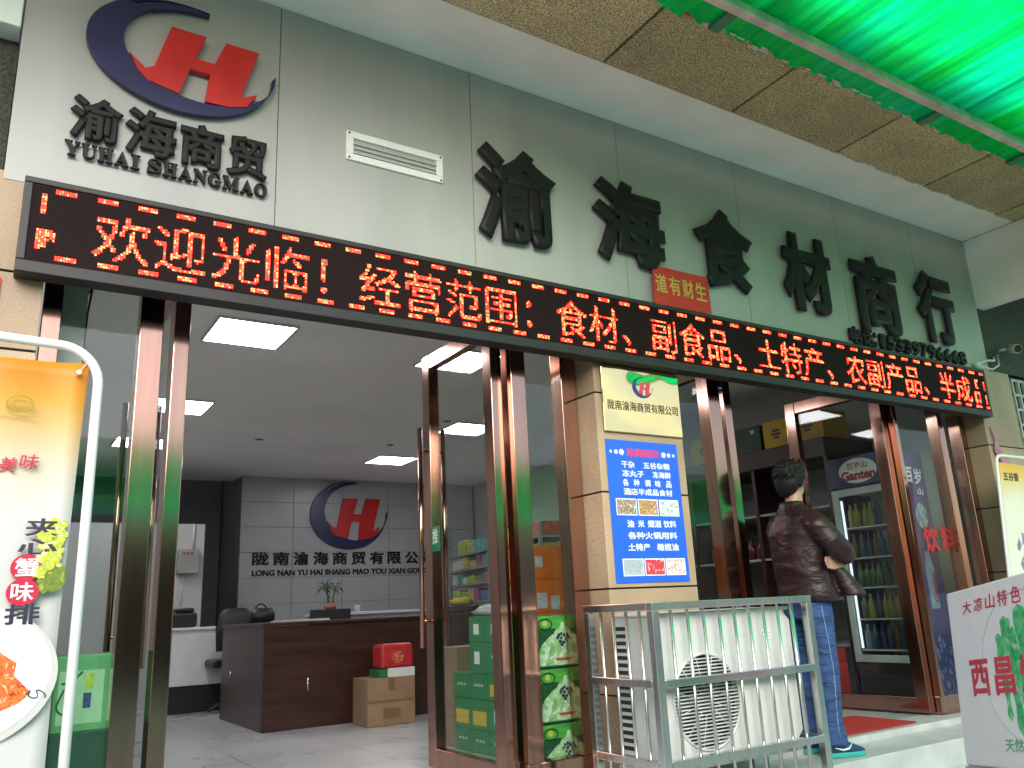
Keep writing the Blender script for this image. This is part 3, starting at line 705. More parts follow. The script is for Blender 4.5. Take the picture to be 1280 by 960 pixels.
for rx, rz_ in ((.0255, .0185), (.0235, .0165)): mb.tube([Mlb @ Vector((.030+rx*math.cos(a*math.pi/18), 1.375+rz_*math.sin(a*math.pi/18), .015)) for a in range(37)], .0007, 5, cap=False)
mb.prism([(.012, 1.371), (.048, 1.371), (.048, 1.373), (.012, 1.373)], Mlb, .0005, 0, .0145)
for x in (.013, .022, .030, .040): mb.prism([(x, 1.375), (x+.006, 1.375), (x+.003, 1.382)], Mlb, .0005, 0, .0145)
mb.prism([(-.03, 1.3495), (.072, 1.3495), (.072, 1.351), (-.03, 1.351)], Mlb, .0005, 0, .0145)
mb.build('oval_emblem', M_['inkgreen'], lb)
SP = {}
link('calligraphy', joinm([fit('美', Mlb, .003, .035, 1.228, 1.260, .0008, .0135, .008, shear=.15), fit('味', Mlb, .039, .074, 1.236, 1.268, .0008, .0135, .008, shear=.15)]), M_['inkred'], lb)
vt_ = [('夹', .064, .126, 1.097, 1.134), ('心', .054, .126, 1.060, 1.092), ('排', .044, .106, .922, .962)]
for c, a, b, c0, d in vt_: link('character', fit(c, Mlb, a, b, c0, d, .0008, .0145, .022), M_['inkdk'], lb)
lpr(M_['inkred'], 0, 'red_disc', [ell(.0745, 1.034, .029, .027, 0, 360, 36)[:-1], ell(.0715, .985, .029, .027, 0, 360, 36)[:-1]], .0135)
link('disc_lettering', joinm([fit('蟹', Mlb, .053, .096, 1.015, 1.053, .0008, .0148, .014), fit('味', Mlb, .051, .092, .967, 1.004, .0008, .0148, .014)]), M_['inkwh'], lb)
# printed plate, food and flowers
lpr(mat('printed_plate_shadow', (.55, .53, .50), .5, var=.08, scale=5), 0, 'plate_rim', [ell(-.055, .826, .204, .148, 0, 360, 60)[:-1]], .012, .0006)
lpr(mat('printed_plate', (.80, .80, .82), .45, var=.03, scale=4), 0, 'plate', [ell(-.06, .832, .197, .141, 0, 360, 60)[:-1]], .0128, .0006)
lpr(mottle('printed_food', [(.45, .03, .01), (.75, .22, .03), (.6, .08, .02), (.8, .5, .2)], 55), 0, 'food', [[(-.1, .86), (.03, .885), (.05, .865), (.075, .848), (.072, .825), (.105, .79), (.085, .772), (.06, .762), (.02, .742), (-.06, .72), (-.1, .715)]], .0136, .0006)
fl = []; random.seed(11)
for k in range(70):
    a = random.gauss(0, 1); cx_, cz_ = random.uniform(.095, .138), random.uniform(1.02, 1.125); r_ = random.uniform(.006, .015)
    if cx_ > .13: r_ *= .6
    fl.append([(cx_+r_*random.uniform(.6, 1.2)*math.cos(q*math.pi/4), cz_+r_*random.uniform(.6, 1.2)*math.sin(q*math.pi/4)) for q in range(8)])
lpr(mottle('printed_yellow_flower', [(.7, .72, .5), (.62, .62, .05), (.35, .45, .05), (.75, .7, .12)], 60), 0, 'flowers', fl, .0125, .0004)
fl = []
for k in range(34):
    cx_, cz_ = random.uniform(.10, .138), random.uniform(.99, 1.03); r_ = random.uniform(.006, .013)
    fl.append([(cx_+r_*random.uniform(.5, 1.3)*math.cos(q*math.pi/4), cz_+r_*random.uniform(.5, 1.3)*math.sin(q*math.pi/4)) for q in range(8)])
lpr(mottle('printed_leaves', [(.05, .09, .02), (.2, .28, .03), (.1, .15, .02), (.4, .42, .05)], 70), 0, 'leaves', fl, .0120, .0004)
mb = MB(); mb.tube([Mlb @ Vector((.095+.028*t_/10+.005*math.sin(t_*1.3), .787+.008*math.sin(t_*.9), .0150)) for t_ in range(13)], .0011, 5); mb.build('flourish', M_['inkdk'], lb)
mb = MB(); mb.tube([(.135, -1.712, 1.458), (.135, -1.706, 1.458)], .0055, 12); mb.build('eyelet', M_['steel'], lb)
mb = MB(); mb.tube([(.135, -1.71, 1.459), (.15, -1.703, 1.482), (.160, -1.70, 1.497)], .0012, 6); mb.build('tie_string', M_['whiteplastic'], lb)
random.seed(5)
# ------------------------------------------------------------ white sign board at the right
Mw = frame((4.335, -1.10, .881), (-.506, -.854, .118), (.169, .036, .985))
sb = thing('sign_board', 'white standing sign board with red characters and green stalks at the right corner', 'sign board', mw=Matrix.Translation((4.1, -1.4, -.34)))
mb = MB(); mb.prism([(0, -.83), (.95, -.83), (.95, 0), (0, 0)], Mw, .045, 0, -.045); mb.build('board', mat('white_board', (.74, .75, .77), .35, var=.05, scale=3), sb, bevel=.012)
mb = MB(); mb.prism([(.006, -.848), (.95, -.848), (.95, -.8305), (.006, -.8305)], Mw, .05, 0, -.045); mb.build('base_strip', mat('grey_plastic_strip', (.38, .38, .40), .5), sb)
for u in (.1, .85):
    p0 = Mw @ Vector((u, -.60, -.062)); p1 = Mw @ Vector((u, -.86, -.062))
    MB().tube([p0, p1, (p1.x, p1.y, -.335)], .014, 8).build('leg', M_['whitemetal'], sb)
    q0 = Mw @ Vector((u, -.3, -.062)); MB().tube([q0, (q0.x+.30, q0.y-.18, -.335)], .012, 8).build('leg', M_['whitemetal'], sb)
wt = lambda s, a, b, c, d, bo=.02, sh=0: fit(s, Mw, a, b, -d, -c, .0008, .0012, bo, shear=sh)
link('calligraphy', joinm([wt(c, .145+k*.105, .225+k*.105, .065-.004*k, .125, .012, .15) for k, c in enumerate('大凉山特色农')]), mat('red_brush_print', (.50, .03, .07), .45), sb)
link('large_characters', joinm([wt(c, .15+k*.205, .312+k*.205, .347, .515, .028) for k, c in enumerate('西昌烤')]), mat('rose_red_print', (.52, .045, .075), .45), sb)
link('small_lettering', joinm([wt('天然生态', .37, .66, .70, .755, .012)]), mat('green_print_text', (.10, .36, .20), .45), sb)
mb = MB()
for k, (u0, u1, v0, v1, tilt) in enumerate(((.40, .455, .26, .60, .03), (.45, .53, .19, .66, .05), (.52, .575, .24, .70, .04), (.57, .66, .15, .72, .02), (.65, .72, .2, .69, .0), (.72, .80, .24, .66, -.03))):
    n_ = 10; L_ = [(u0+tilt*i/n_ + .008*math.sin(i*1.7+k), -(v0+(v1-v0)*i/n_)) for i in range(n_+1)]; R_ = [(u1+tilt*i/n_*.4 + .008*math.sin(i*1.3+k*2), -(v0+(v1-v0)*i/n_)) for i in range(n_+1)]
    top = [((u0+u1)/2, -(v0-.02))]
    mb.prism(top + R_ + [((u0+u1)/2+tilt*.7, -(v1+.03))] + L_[::-1], Mw, .0004, 0, .0010)
mb.build('green_stalks', mottle('green_stalk_print', [(.02, .30, .10), (.04, .42, .15), (.10, .5, .2), (.3, .62, .4)], 16), sb)
mb = MB(); mb.tube([Mw @ Vector((.63+.36*math.cos(a*math.pi/30), -.40+.33*math.sin(a*math.pi/30), .001)) for a in range(61)], .0016, 5, cap=False)
mb.build('circle_outline', mat('grey_green_print', (.32, .45, .42), .5), sb)

# right banner stand
Mr = frame((6.31, -.35, .2), (1, 0, 0), (.167, 0, 1))
rb = thing('banner_stand', 'small orange banner with lavender print in a white frame behind the white sign board', 'banner stand', (6.5, -.35, -.19))
mb = MB(); H_ = 1.715
mb.tube([Mr @ Vector(q) for q in ((0, -.37, 0), (0, H_-.07, 0), (.008, H_-.03, 0), (.03, H_-.008, 0), (.07, H_, 0), (.60, H_, 0), (.64, H_-.02, 0), (.65, H_-.07, 0), (.65, -.37, 0))], .013, 10)
mb.build('tube_frame', M_['whitemetal'], rb)
mb = MB(); mb.prism([(.028, 0), (.62, 0), (.62, H_-.07), (.028, H_-.055)], Mr, .003)
mb.build('banner_cloth', gradient('orange_white_print', [(0, (.72, .70, .66)), (.80, (.75, .70, .6)), (.9, (.78, .5, .12)), (1, (.78, .33, .02))], .3, 2.15, noise=.05), rb)
link('lettering', joinm([fit('五谷香', Mr, .07, .30, 1.515, 1.585, .0006, .0034, .035)]), M_['inkdk'], rb)
mb = MB()
for k in range(60):
    cx_, cz_ = random.uniform(.13, .6), random.uniform(.5, 1.22); r_ = random.uniform(.015, .045)
    if cz_ > 1.0 + (cx_-.13)*.6: continue
    mb.prism([(max(.032, cx_+r_*random.uniform(.5, 1.2)*math.cos(q*math.pi/4)), cz_+r_*1.6*random.uniform(.5, 1.2)*math.sin(q*math.pi/4)) for q in range(8)], Mr, .0003+.00001*k, 0, .0033)
mb.build('lavender_print', mottle('lavender_colours', [(.12, .10, .30), (.30, .2, .5), (.1, .18, .06), (.5, .45, .6)], 22), rb)

# camera, cables, neighbour wall, grille window, pink paper, red couplet
nw = thing('neighbouring_wall', 'dark wall of the next shop beyond the right stone pillar', 'wall', (9, .1, -.3))
MB().box(7.79, 11, .06, .3, -.33, 2.78).build('wall', mat('dark_plaster', (.06, .06, .055), .8, var=.2), nw)
gw = thing('window_grille', 'black window with pale lattice bars beside the right stone pillar', 'window grille', (8.3, .05, 1.2))
MB().box(7.83, 8.7, .035, .058, 1.3, 2.74).build('glass_pane', mat('dark_window_glass', (.012, .014, .014), .1), gw)
mb = MB()
for k in range(8): mb.box(7.83+k*.11, 7.83+k*.11+.022, .006, .034, 1.3, 2.74)
for k in range(11): mb.box(7.83, 8.64, .010, .030, 1.32+k*.14, 1.32+k*.14+.022)
mb.build('lattice', mat('pale_grille_paint', (.42, .44, .42), .5), gw)
cc = thing('security_camera', 'white bullet security camera with pale cables under the soffit at the right', 'camera', (7.72, .02, 2.98))
cd = Vector((-.55, -.75, -.28)).normalized(); c0 = Vector((7.74, -.10, 2.985))
mb = MB(); mb.tube([c0-cd*.06, c0-cd*.055, c0+cd*.09, c0+cd*.095], [.02, .038, .042, .040], 16); mb.build('body', mat('cream_camera_housing', (.55, .54, .48), .5), cc)
mb = MB(); mb.tube([c0+cd*.0955, c0+cd*.099], .035, 16); mb.build('lens', M_['blackp'], cc)
mb = MB(); mb.tube([c0, (7.74, -.02, 3.0), (7.74, .018, 3.0)], .014, 10); mb.build('bracket', M_['whiteplastic'], cc)
mb = MB(); mb.tube([(7.60, .006, 2.92), (7.5, -.04, 2.86), (7.36, -.05, 2.84), (7.24, -.04, 2.80), (7.20, -.02, 2.77)], .011, 8); mb.tube([(7.66, .0, 2.95), (7.55, -.05, 2.82), (7.40, -.06, 2.76), (7.30, -.04, 2.78), (7.22, -.03, 2.76)], .008, 8)
mb.ellipsoid((7.21, -.035, 2.785), (.03, .03, .035), 10, 8)
mb.build('cable', M_['whiteplastic'], cc)
mb = MB(); mb.prism([(0, .36), (.03, .37), (.05, .22), (.12, .13), (.19, .06), (.16, .0), (.07, .03), (.0, .12), (-.02, .16), (.02, .22)], frame((7.26, -.02, 1.88), (1, 0, 0), (0, .02, 1)), .006)
mb.build('paper_decoration', mat('pink_crumpled_paper', (.50, .20, .27), .6, var=.25, scale=14, bump=.8, bscale=25), label='crumpled pink paper decoration hanging on the right stone pillar', cat='paper')
mb = MB(); mb.prism([(0, 0), (.30, 0), (.30, .21), (0, .21)], frame((-.36, -.004, 2.085)), .004)
mb.build('red_couplet', mat('faded_red_paper', (.45, .03, .02), .6, bump=.3), label='red paper strip pasted on the left stone pillar', cat='paper sign')

# ------------------------------------------------------------ door mat
mb = MB(); mb.box(4.62, 5.70, .10, .62, .003, .012); mb.build('door_mat', mat('red_ribbed_mat', (.42, .022, .018), .8, var=.15, scale=40, bump=.5, bscale=160), label='red ribbed door mat inside the right entrance', cat='door mat', bevel=.003)

# ------------------------------------------------------------ the person
def solid(mb, vox, it=4):
    me = mb.mesh(); o = bpy.data.objects.new('t', me); COL.objects.link(o)
    r_ = o.modifiers.new('r', 'REMESH'); r_.mode = 'VOXEL'; r_.voxel_size = vox; r_.use_smooth_shade = True
    s_ = o.modifiers.new('s', 'SMOOTH'); s_.factor = .5; s_.iterations = it
    out = bpy.data.meshes.new_from_object(o.evaluated_get(bpy.context.evaluated_depsgraph_get()))
    bpy.data.objects.remove(o); return out
def ev(z, x, y, a, b, yaw=0):
    c_, s_ = math.cos(yaw), math.sin(yaw)
    return ((x, y, z), (a*c_, a*s_, 0), (-b*s_, b*c_, 0))
PM = Matrix.Translation((4.485, -.075, -.04)) @ Matrix.Rotation(R(-108), 4, 'Z')
M_['skin'] = mat('skin', (.42, .24, .16), .5, var=.08, scale=20)
def limb(mb, pts, rs, n=16): return mb.tube([Vector(p) for p in pts], rs, n)
def body_mesh():
    mb = MB()
    mb.loft([ev(.84, 0, 0, .15, .10), ev(.95, 0, -.005, .155, .105), ev(1.1, 0, 0, .14, .10), ev(1.3, 0, 0, .165, .11), ev(1.44, 0, -.01, .17, .09), ev(1.50, 0, -.01, .08, .06)])
    limb(mb, [(0, -.01, 1.46), (0, .005, 1.53), (0, .018, 1.60)], [.062, .056, .055])
    # head
    mb.ellipsoid((0, .02, 1.70), (.075, .095, .112), 24, 18); mb.ellipsoid((0, .045, 1.625), (.055, .06, .05), 16, 10)
    mb.loft([((0, .118, 1.715), (.008, 0, 0), (0, .008, .004)), ((0, .130, 1.685), (.013, 0, 0), (0, .012, .008)), ((0, .118, 1.668), (.015, 0, 0), (0, .012, .006))], 10)   # nose
    for s in (-1, 1):
        mb.loft([((s*.076, .008, 1.70), (.008, 0, 0), (0, .018, .004)), ((s*.085, .0, 1.698), (.006, 0, 0), (0, .016, .026)), ((s*.088, -.004, 1.70), (.004, 0, 0), (0, .018, .030))], 12)  # ears
    mb.ellipsoid((0, .105, 1.648), (.022, .012, .009), 12, 8)      # lips
    for s in (-1, 1):
        limb(mb, [(s*.087, 0, .88), (s*.1, .015, .5), (s*.1, -.005, .08)], [.074, .048, .036])
        mb.ellipsoid((s*.1, .05, .045), (.036, .10, .035))
    # right arm folded, forearm across the chest
    limb(mb, [(.17, -.01, 1.42), (.235, .11, 1.215), (.1, .235, 1.20), (-.08, .22, 1.215)], [.05, .042, .036, .026])
    limb(mb, [(-.17, -.01, 1.42), (-.235, .12, 1.2), (-.08, .20, 1.165), (.20, .15, 1.125)], [.05, .042, .036, .024])
    # hands: palm, four unequal fingers, thumb
    def hand(w, fd, sd, s=1):
        w, fd, sd = Vector(w), Vector(fd).normalized(), Vector(sd).normalized(); nn = fd.cross(sd)
        mb.loft([(w, sd*.028, nn*.016), (w+fd*.045, sd*.040, nn*.015), (w+fd*.085, sd*.040, nn*.012)], 12)
        for k, ln in enumerate((.062, .074, .070, .055)):
            b = w + fd*.082 + sd*(.030-.020*k)
            limb(mb, [b-fd*.02, b+fd*ln*.4+nn*.006*s, b+fd*ln*.75+nn*.020*s, b+fd*ln*.95+nn*.034*s], [.010, .0095, .009, .007], 8)
        b = w + sd*.028 + fd*.02
        limb(mb, [b-sd*.01, b+sd*.02+fd*.03+nn*.008*s, b+sd*.024+fd*.06+nn*.012*s], [.012, .011, .008], 8)
    hand((-.09, .22, 1.215), (-1, -.2, .05), (0, 0, 1), 1)
    hand((.20, .135, 1.125), (.25, -1, .10), (0, 0, 1), -1)
    return mb
def turn(me, a=R(24)):          # head turned to the left, away from the street
    for v in me.vertices:
        t_ = min(1, max(0, (v.co.z-1.53)/.09)); t_ = t_*t_*(3-2*t_)
        v.co = Matrix.Rotation(a*t_, 3, 'Z') @ v.co
    return me
person = link('person', turn(solid(body_mesh(), .0065, 3)), M_['skin'], label='person with black hair in a maroon leather jacket standing with folded arms in the doorway', cat='person', local=True, smooth=True)
person.matrix_basis = PM
def jacket():
    mb = MB()
    mb.loft([ev(.905, .0, .03, .215, .165), ev(.93, 0, .02, .222, .17), ev(1.0, 0, .01, .212, .158), ev(1.1, 0, -.01, .205, .15), ev(1.22, 0, -.015, .215, .15), ev(1.34, 0, -.02, .225, .145), ev(1.43, 0, -.02, .20, .115), ev(1.49, 0, -.015, .12, .085), ev(1.52, 0, -.01, .085, .075)], 28)
    mb.loft([ev(1.49, 0, -.015, .092, .082), ev(1.535, 0, -.012, .084, .078), ev(1.545, 0, -.012, .07, .065)], 20)
    limb(mb, [(.165, -.015, 1.43), (.225, .0, 1.37), (.262, .06, 1.27), (.262, .125, 1.205), (.19, .20, 1.185), (.05, .245, 1.20), (-.03, .235, 1.21)], [.072, .082, .078, .074, .066, .055, .045])
    limb(mb, [(-.165, -.015, 1.43), (-.225, .0, 1.37), (-.262, .07, 1.27), (-.255, .135, 1.195), (-.18, .20, 1.165), (-.02, .20, 1.15), (.15, .165, 1.13)], [.072, .082, .078, .074, .064, .054, .038])
    # front flap pushed outward by the folded arms
    mb.loft([((.10, .12, 1.17), (.05, 0, 0), (0, .04, 0)), ((.13, .20, 1.05), (.06, -.02, 0), (.02, .06, 0)), ((.15, .25, .945), (.075, -.03, 0), (.02, .075, 0)), ((.15, .25, .93), (.07, -.03, 0), (.02, .07, 0))], 16)
    for k in range(16):     # creases: thin raised ridges on sleeve and back
        a = random.uniform(0, 6.28); 
    return mb
lm = mat('maroon_leather', (.024, .0095, .0105), .44, var=.35, scale=5, spec=.4)
n, l = lm.node_tree.nodes, lm.node_tree.links
tc = n.new('ShaderNodeTexCoord'); mp = n.new('ShaderNodeMapping'); mp.inputs['Scale'].default_value = (4.5, 4.5, 9); mp.inputs['Rotation'].default_value = (.4, .3, .2); l.new(tc.outputs['Object'], mp.inputs[0])
nz = n.new('ShaderNodeTexNoise'); nz.inputs['Scale'].default_value = 1.1; nz.inputs['Detail'].default_value = 3; nz.inputs['Distortion'].default_value = .7; l.new(mp.outputs[0], nz.inputs['Vector'])
bp = n.new('ShaderNodeBump'); bp.inputs['Strength'].default_value = .55; bp.inputs['Distance'].default_value = .05; l.new(nz.outputs[0], bp.inputs['Height']); l.new(bp.outputs[0], n['Principled BSDF'].inputs['Normal'])
link('jacket', solid(jacket(), .010, 3), lm, person, local=True, smooth=True)
def jeans():
    mb = MB()
    mb.loft([ev(.80, 0, 0, .165, .12), ev(.9, 0, -.005, .17, .125), ev(1.0, 0, 0, .16, .115)], 24)
    for s in (-1, 1):
        y0 = .0 if s > 0 else -.02
        mb.loft([ev(.90, s*.082, y0, .084, .112), ev(.80, s*.087, y0+.005, .085, .104), ev(.65, s*.094, y0+.012, .072, .084), ev(.50, s*.10, y0+.02, .063, .071), ev(.35, s*.10, y0+.006, .064, .073), ev(.2, s*.10, y0, .058, .066), ev(.13, s*.10, y0, .067, .078), ev(.085, s*.10, y0, .072, .082), ev(.07, s*.10, y0, .066, .076)], 20)
    return mb
jm = mat('blue_denim', (.026, .066, .20), .75, var=.25, scale=12, bump=.25, bscale=35)
n, l = jm.node_tree.nodes, jm.node_tree.links
tc = n.new('ShaderNodeTexCoord'); mp = n.new('ShaderNodeMapping'); mp.inputs['Scale'].default_value = (5, 5, 14); mp.inputs['Rotation'].default_value = (.5, .2, 0); l.new(tc.outputs['Object'], mp.inputs[0])
nz = n.new('ShaderNodeTexNoise'); nz.inputs['Scale'].default_value = 1.; nz.inputs['Detail'].default_value = 4; nz.inputs['Distortion'].default_value = 1.; l.new(mp.outputs[0], nz.inputs['Vector'])
bp = n.new('ShaderNodeBump'); bp.inputs['Strength'].default_value = .9; bp.inputs['Distance'].default_value = .055; l.new(nz.outputs[0], bp.inputs['Height']); l.new(bp.outputs[0], n['Principled BSDF'].inputs['Normal'])
jn = link('jeans', solid(jeans(), .009, 3), jm, person, local=True, smooth=True)
mb = MB(); mb.tube([(.170, -.01, .88), (.172, -.005, .8), (.166, .01, .65), (.163, .018, .5), (.164, .008, .35), (.158, 0, .2), (.166, 0, .12)], .0022, 6)
mb.build('side_seam', mat('denim_stitch', (.25, .33, .45), .8), jn, local=True)
shoe_m = mat('blue_knit_shoe', (.012, .05, .13), .65, var=.3, scale=40); sole_m = mat('teal_foam_sole', (.03, .38, .32), .5)
for s in (-1, 1):
    mb = MB(); y0 = .0 if s > 0 else -.02
    prof_ = [(-.085, .05, .025, .05), (-.075, .062, .034, .055), (-.03, .066, .037, .062), (.03, .060, .041, .055), (.09, .046, .045, .038), (.14, .037, .043, .026), (.175, .031, .033, .018), (.19, .029, .018, .010)]
    mb.loft([((s*.1, y0+y, z), (a, 0, 0), (0, 0, b)) for y, z, a, b in prof_], 16)
    sh_ = link('shoe', mb.mesh(), shoe_m, person, local=True, smooth=True)
    mb = MB(); out_ = [(s*.1+a*1.12*sg, y0+y) for sg in (1,) for y, z, a, b in prof_] + [(s*.1-a*1.12, y0+y) for y, z, a, b in prof_[::-1]]
    mb.prism(out_, Matrix.Identity(4), .028, 0, .002); mb.build('sole', sole_m, sh_, local=True, bevel=.006)
    mb = MB(); mb.tube([(s*.1+s*.043, y0-.03, .06), (s*.1+s*.047, y0+.02, .045), (s*.1+s*.049, y0+.06, .052), (s*.1+s*.040, y0+.09, .078)], [.003, .006, .006, .002], 6); mb.build('side_stripe', M_['whitemetal'], sh_, local=True)
    mb = MB()
    for k in range(4): mb.tube([(s*.1-.02, y0+.05+k*.018, .098-k*.009), (s*.1+.02, y0+.05+k*.018, .098-k*.009)], .003, 6)
    mb.build('lace', M_['whiteplastic'], sh_, local=True)
mb = MB(); mb.ellipsoid((0, -.008, 1.725), (.094, .105, .100), 24, 16); mb.ellipsoid((0, -.045, 1.665), (.084, .066, .088), 20, 14); mb.ellipsoid((0, .06, 1.775), (.072, .055, .04), 16, 10)
for k in range(260):
    th, phi = random.uniform(0, 6.28), random.uniform(.0, 1.9)
    d = Vector((math.sin(phi)*math.cos(th), math.sin(phi)*math.sin(th), math.cos(phi)))
    p_0 = Vector((d.x*.088, -.012+d.y*.098, 1.722+d.z*.094)); 
    if p_0.y > .075 and p_0.z < 1.765: continue
    if p_0.z < 1.62: continue
    tg = (Vector((random.uniform(-.3, .3), random.uniform(-.3, .3), -1)) - d*(Vector((0, 0, -1)).dot(d))).normalized()
    q = p_0 + d*.004 + tg*.035
    mb.tube([p_0-d*.008, (p_0+q)/2+d*.006, q], [.008, .008, .002], 6)
hm = mat('black_hair', (.006, .0055, .005), .55, var=.5, scale=14, stretch=(3, 3, .5), bump=.5, bscale=60)
hm.node_tree.nodes['Principled BSDF'].inputs['Specular IOR Level'].default_value = .25
for s in (-1, 1): mb.ellipsoid((s*.072, -.012, 1.69), (.026, .055, .062), 14, 10)
mb.ellipsoid((0, -.062, 1.63), (.062, .040, .06), 14, 10)
link('hair', turn(solid(mb, .0045, 1)), hm, person, local=True, smooth=True)
mb = MB()
for s in (-1, 1): mb.ellipsoid((s*.03, .104, 1.705), (.011, .006, .006), 10, 8)
link('eye', turn(mb.mesh()), M_['blackp'], person, local=True)
random.seed(9)
# ------------------------------------------------------------ interior: ceiling lights
def lightpanel(x, y, label):
    t = thing('ceiling_light', label, 'ceiling light', (x, y, 3.04), group='square ceiling light panels')
    mb = MB(); a = .30
    for q in ((-a, a, -a, -a+.018), (-a, a, a-.018, a), (-a, -a+.018, -a+.018, a-.018), (a-.018, a, -a+.018, a-.018)): mb.box(x+q[0], x+q[1], y+q[2], y+q[3], 3.034, 3.0495)
    mb.build('frame', M_['steel'], t)
    MB().box(x-.281, x+.281, y-.281, y+.281, 3.040, 3.0485).build('diffuser', LM, t)
LM = mat('lit_panel', (.8, .8, .8), .5, emit=(.93, .93, 1.), estr=PANEL_E)
for x, y, lab in ((1.55, 2.42, 'large square ceiling light panel nearest the left entrance'), (3.36, 2.40, 'square ceiling light panel seen through the top of the push door'), (1.5, 4.92, 'square ceiling light panel second in the left row'),
                  (4.82, 4.86, 'square ceiling light panel seen in the middle of the push door glass'), (4.8, 7.08, 'square ceiling light panel above the emblem wall'), (1.45, 6.9, 'square ceiling light panel farthest back on the left')):
    lightpanel(x, y, lab)

# ------------------------------------------------------------ emblem wall
wl = thing('wall_logo', 'navy crescent and red H emblem on the white back wall inside', 'logo', (4.9, 8.99, 1.95))
logo(wl, frame((0, 8.999, 0)), 4.26, 5.545, 1.945, .03, .002, M_['navy'], M_['red'])
t = thing('wall_lettering', 'black company name 陇南渝海商贸有限公司 on the white back wall', 'wall lettering', (4.9, 8.99, 1.7))
Mbk = frame((0, 8.999, 0))
for k, c in enumerate('陇南渝海商贸有限公司'): link('character', fit(c, Mbk, 3.39+k*.312, 3.39+k*.312+.245, 1.705, 1.905, .015, .001, bold=.022), M_['black'], t)
t = thing('wall_lettering', 'black Latin spelling of the company name under the large wall characters', 'wall lettering', (4.9, 8.99, 1.54))
link('lettering', fit('LONG NAN YU HAI SHANG MAO YOU XIAN GONG SI', Mbk, 3.39, 6.42, 1.55, 1.64, .012, .001, bold=.022), M_['black'], t)

# ------------------------------------------------------------ reception desk and things on it
M_['wood'] = mat('dark_red_wood', (.040, .014, .011), .32, var=.3, scale=2.5, stretch=(1, 1, 8), detail=6)
dk = thing('reception_desk', 'dark red wooden reception desk with two small silver handles', 'desk', (2.9, 4.3, 0))
MB().box(2.10, 4.05, 3.70, 3.74, .0, .855).build('front_panel', M_['wood'], dk, bevel=.004)
MB().box(2.10, 2.14, 3.742, 5.15, 0, .855).build('side_panel', M_['wood'], dk, bevel=.004)
MB().box(2.085, 4.07, 3.685, 4.35, .857, .885).build('top', M_['wood'], dk, bevel=.005)
MB().box(2.085, 2.75, 4.352, 5.17, .857, .885).build('return_top', M_['wood'], dk, bevel=.005)
MB().box(2.75, 4.05, 4.3, 4.34, .0, .855).build('back_panel', M_['wood'], dk)
for x in (2.49,): MB().tube([(x, 3.69, .30), (x, 3.69, .41)], .008, 8).build('handle', M_['steel'], dk)
MB().tube([(2.092, 4.75, .40), (2.092, 4.75, .46)], .008, 8).build('handle', M_['steel'], dk)
mb = MB()
for x in (2.75, 3.4): mb.box(x, x+.006, 3.697, 3.699, .02, .84)
mb.build('door_gap', M_['blackp'], dk)
sc = thing('side_counter', 'dark wooden counter standing to the right of the reception desk', 'counter', (4.6, 4.2, 0))
MB().box(3.62+.48, 5.2, 3.95, 4.4, 0, .93).build('body', M_['wood'], sc, bevel=.004); MB().box(4.08, 5.22, 3.93, 4.42, .932, .96).build('top', M_['wood'], sc, bevel=.004)
pl = thing('potted_plant', 'small leafy plant in a black trough on the reception desk', 'plant', (2.9, 4.2, .886))
MB().box(2.68, 3.05, 4.12, 4.24, .887, .985).build('trough', M_['blackp'], pl, bevel=.006)
mb = MB(); mb.ellipsoid((2.86, 4.17, 1.01), (.06, .04, .035), 12, 8, jit=.1); mb.build('pebbles', mat('pink_pebbles', (.35, .13, .12), .6), pl)
mb = MB()
stems = []
for k in range(4):
    a = random.uniform(0, 6.28); q = [(2.86+.02*math.cos(a), 4.17, .99), (2.86+.03*math.cos(a), 4.17+.02*math.sin(a), 1.1), (2.86+.05*math.cos(a)+random.uniform(-.02, .02), 4.17+.04*math.sin(a), 1.18+random.uniform(0, .07))]
    mb.tube(q, .006, 6); stems.append(q[-1])
mb.build('stem', mat('plant_stem', (.10, .12, .05), .7), pl)
mb = MB()
for sx_, sy_, sz_ in stems:
    for k in range(15):
        a = random.uniform(0, 6.28); e = random.uniform(-.5, 1.0); L_ = random.uniform(.07, .14)
        d = Vector((math.cos(a)*math.cos(e), math.sin(a)*math.cos(e), math.sin(e))); sd_ = d.cross(Vector((0, 0, 1))).normalized()*.009
        b = Vector((sx_, sy_, sz_-random.uniform(0, .06))); m_ = b+d*L_*.5; tip = b+d*L_+Vector((0, 0, -.035))
        mb.quad([b, m_+sd_, tip, m_-sd_])
lf = mb.build('leaves', mat('plant_leaf', (.045, .075, .025), .5, var=.4, scale=30), pl)
lf.modifiers.new('t', 'SOLIDIFY').thickness = .001
oc = thing('office_chair', 'black office chair with its backrest showing behind the desk corner', 'chair', (2.45, 5.55, 0))
mb = MB(); mb.loft([((2.32, 5.5, .62), (.2, 0, 0), (0, .04, 0)), ((2.32, 5.52, .85), (.21, 0, 0), (0, .04, 0)), ((2.32, 5.54, 1.0), (.17, 0, 0), (0, .035, 0)), ((2.32, 5.55, 1.05), (.10, 0, 0), (0, .02, 0))], 16); mb.build('backrest', M_['blackp'], oc)
MB().box(2.12, 2.52, 5.6, 6.02, .45, .53).build('seat', M_['blackp'], oc, bevel=.03)
mb = MB(); mb.tube([(2.32, 5.8, .06), (2.32, 5.8, .45)], .025, 10)
for k in range(5): mb.tube([(2.32, 5.8, .10), (2.32+.26*math.cos(k*1.257), 5.8+.26*math.sin(k*1.257), .04)], .018, 8)
mb.build('base', M_['blackp'], oc)
hb = thing('handbag', 'black handbag with upright handles lying on the desk corner', 'bag', (2.5, 4.95, .886))
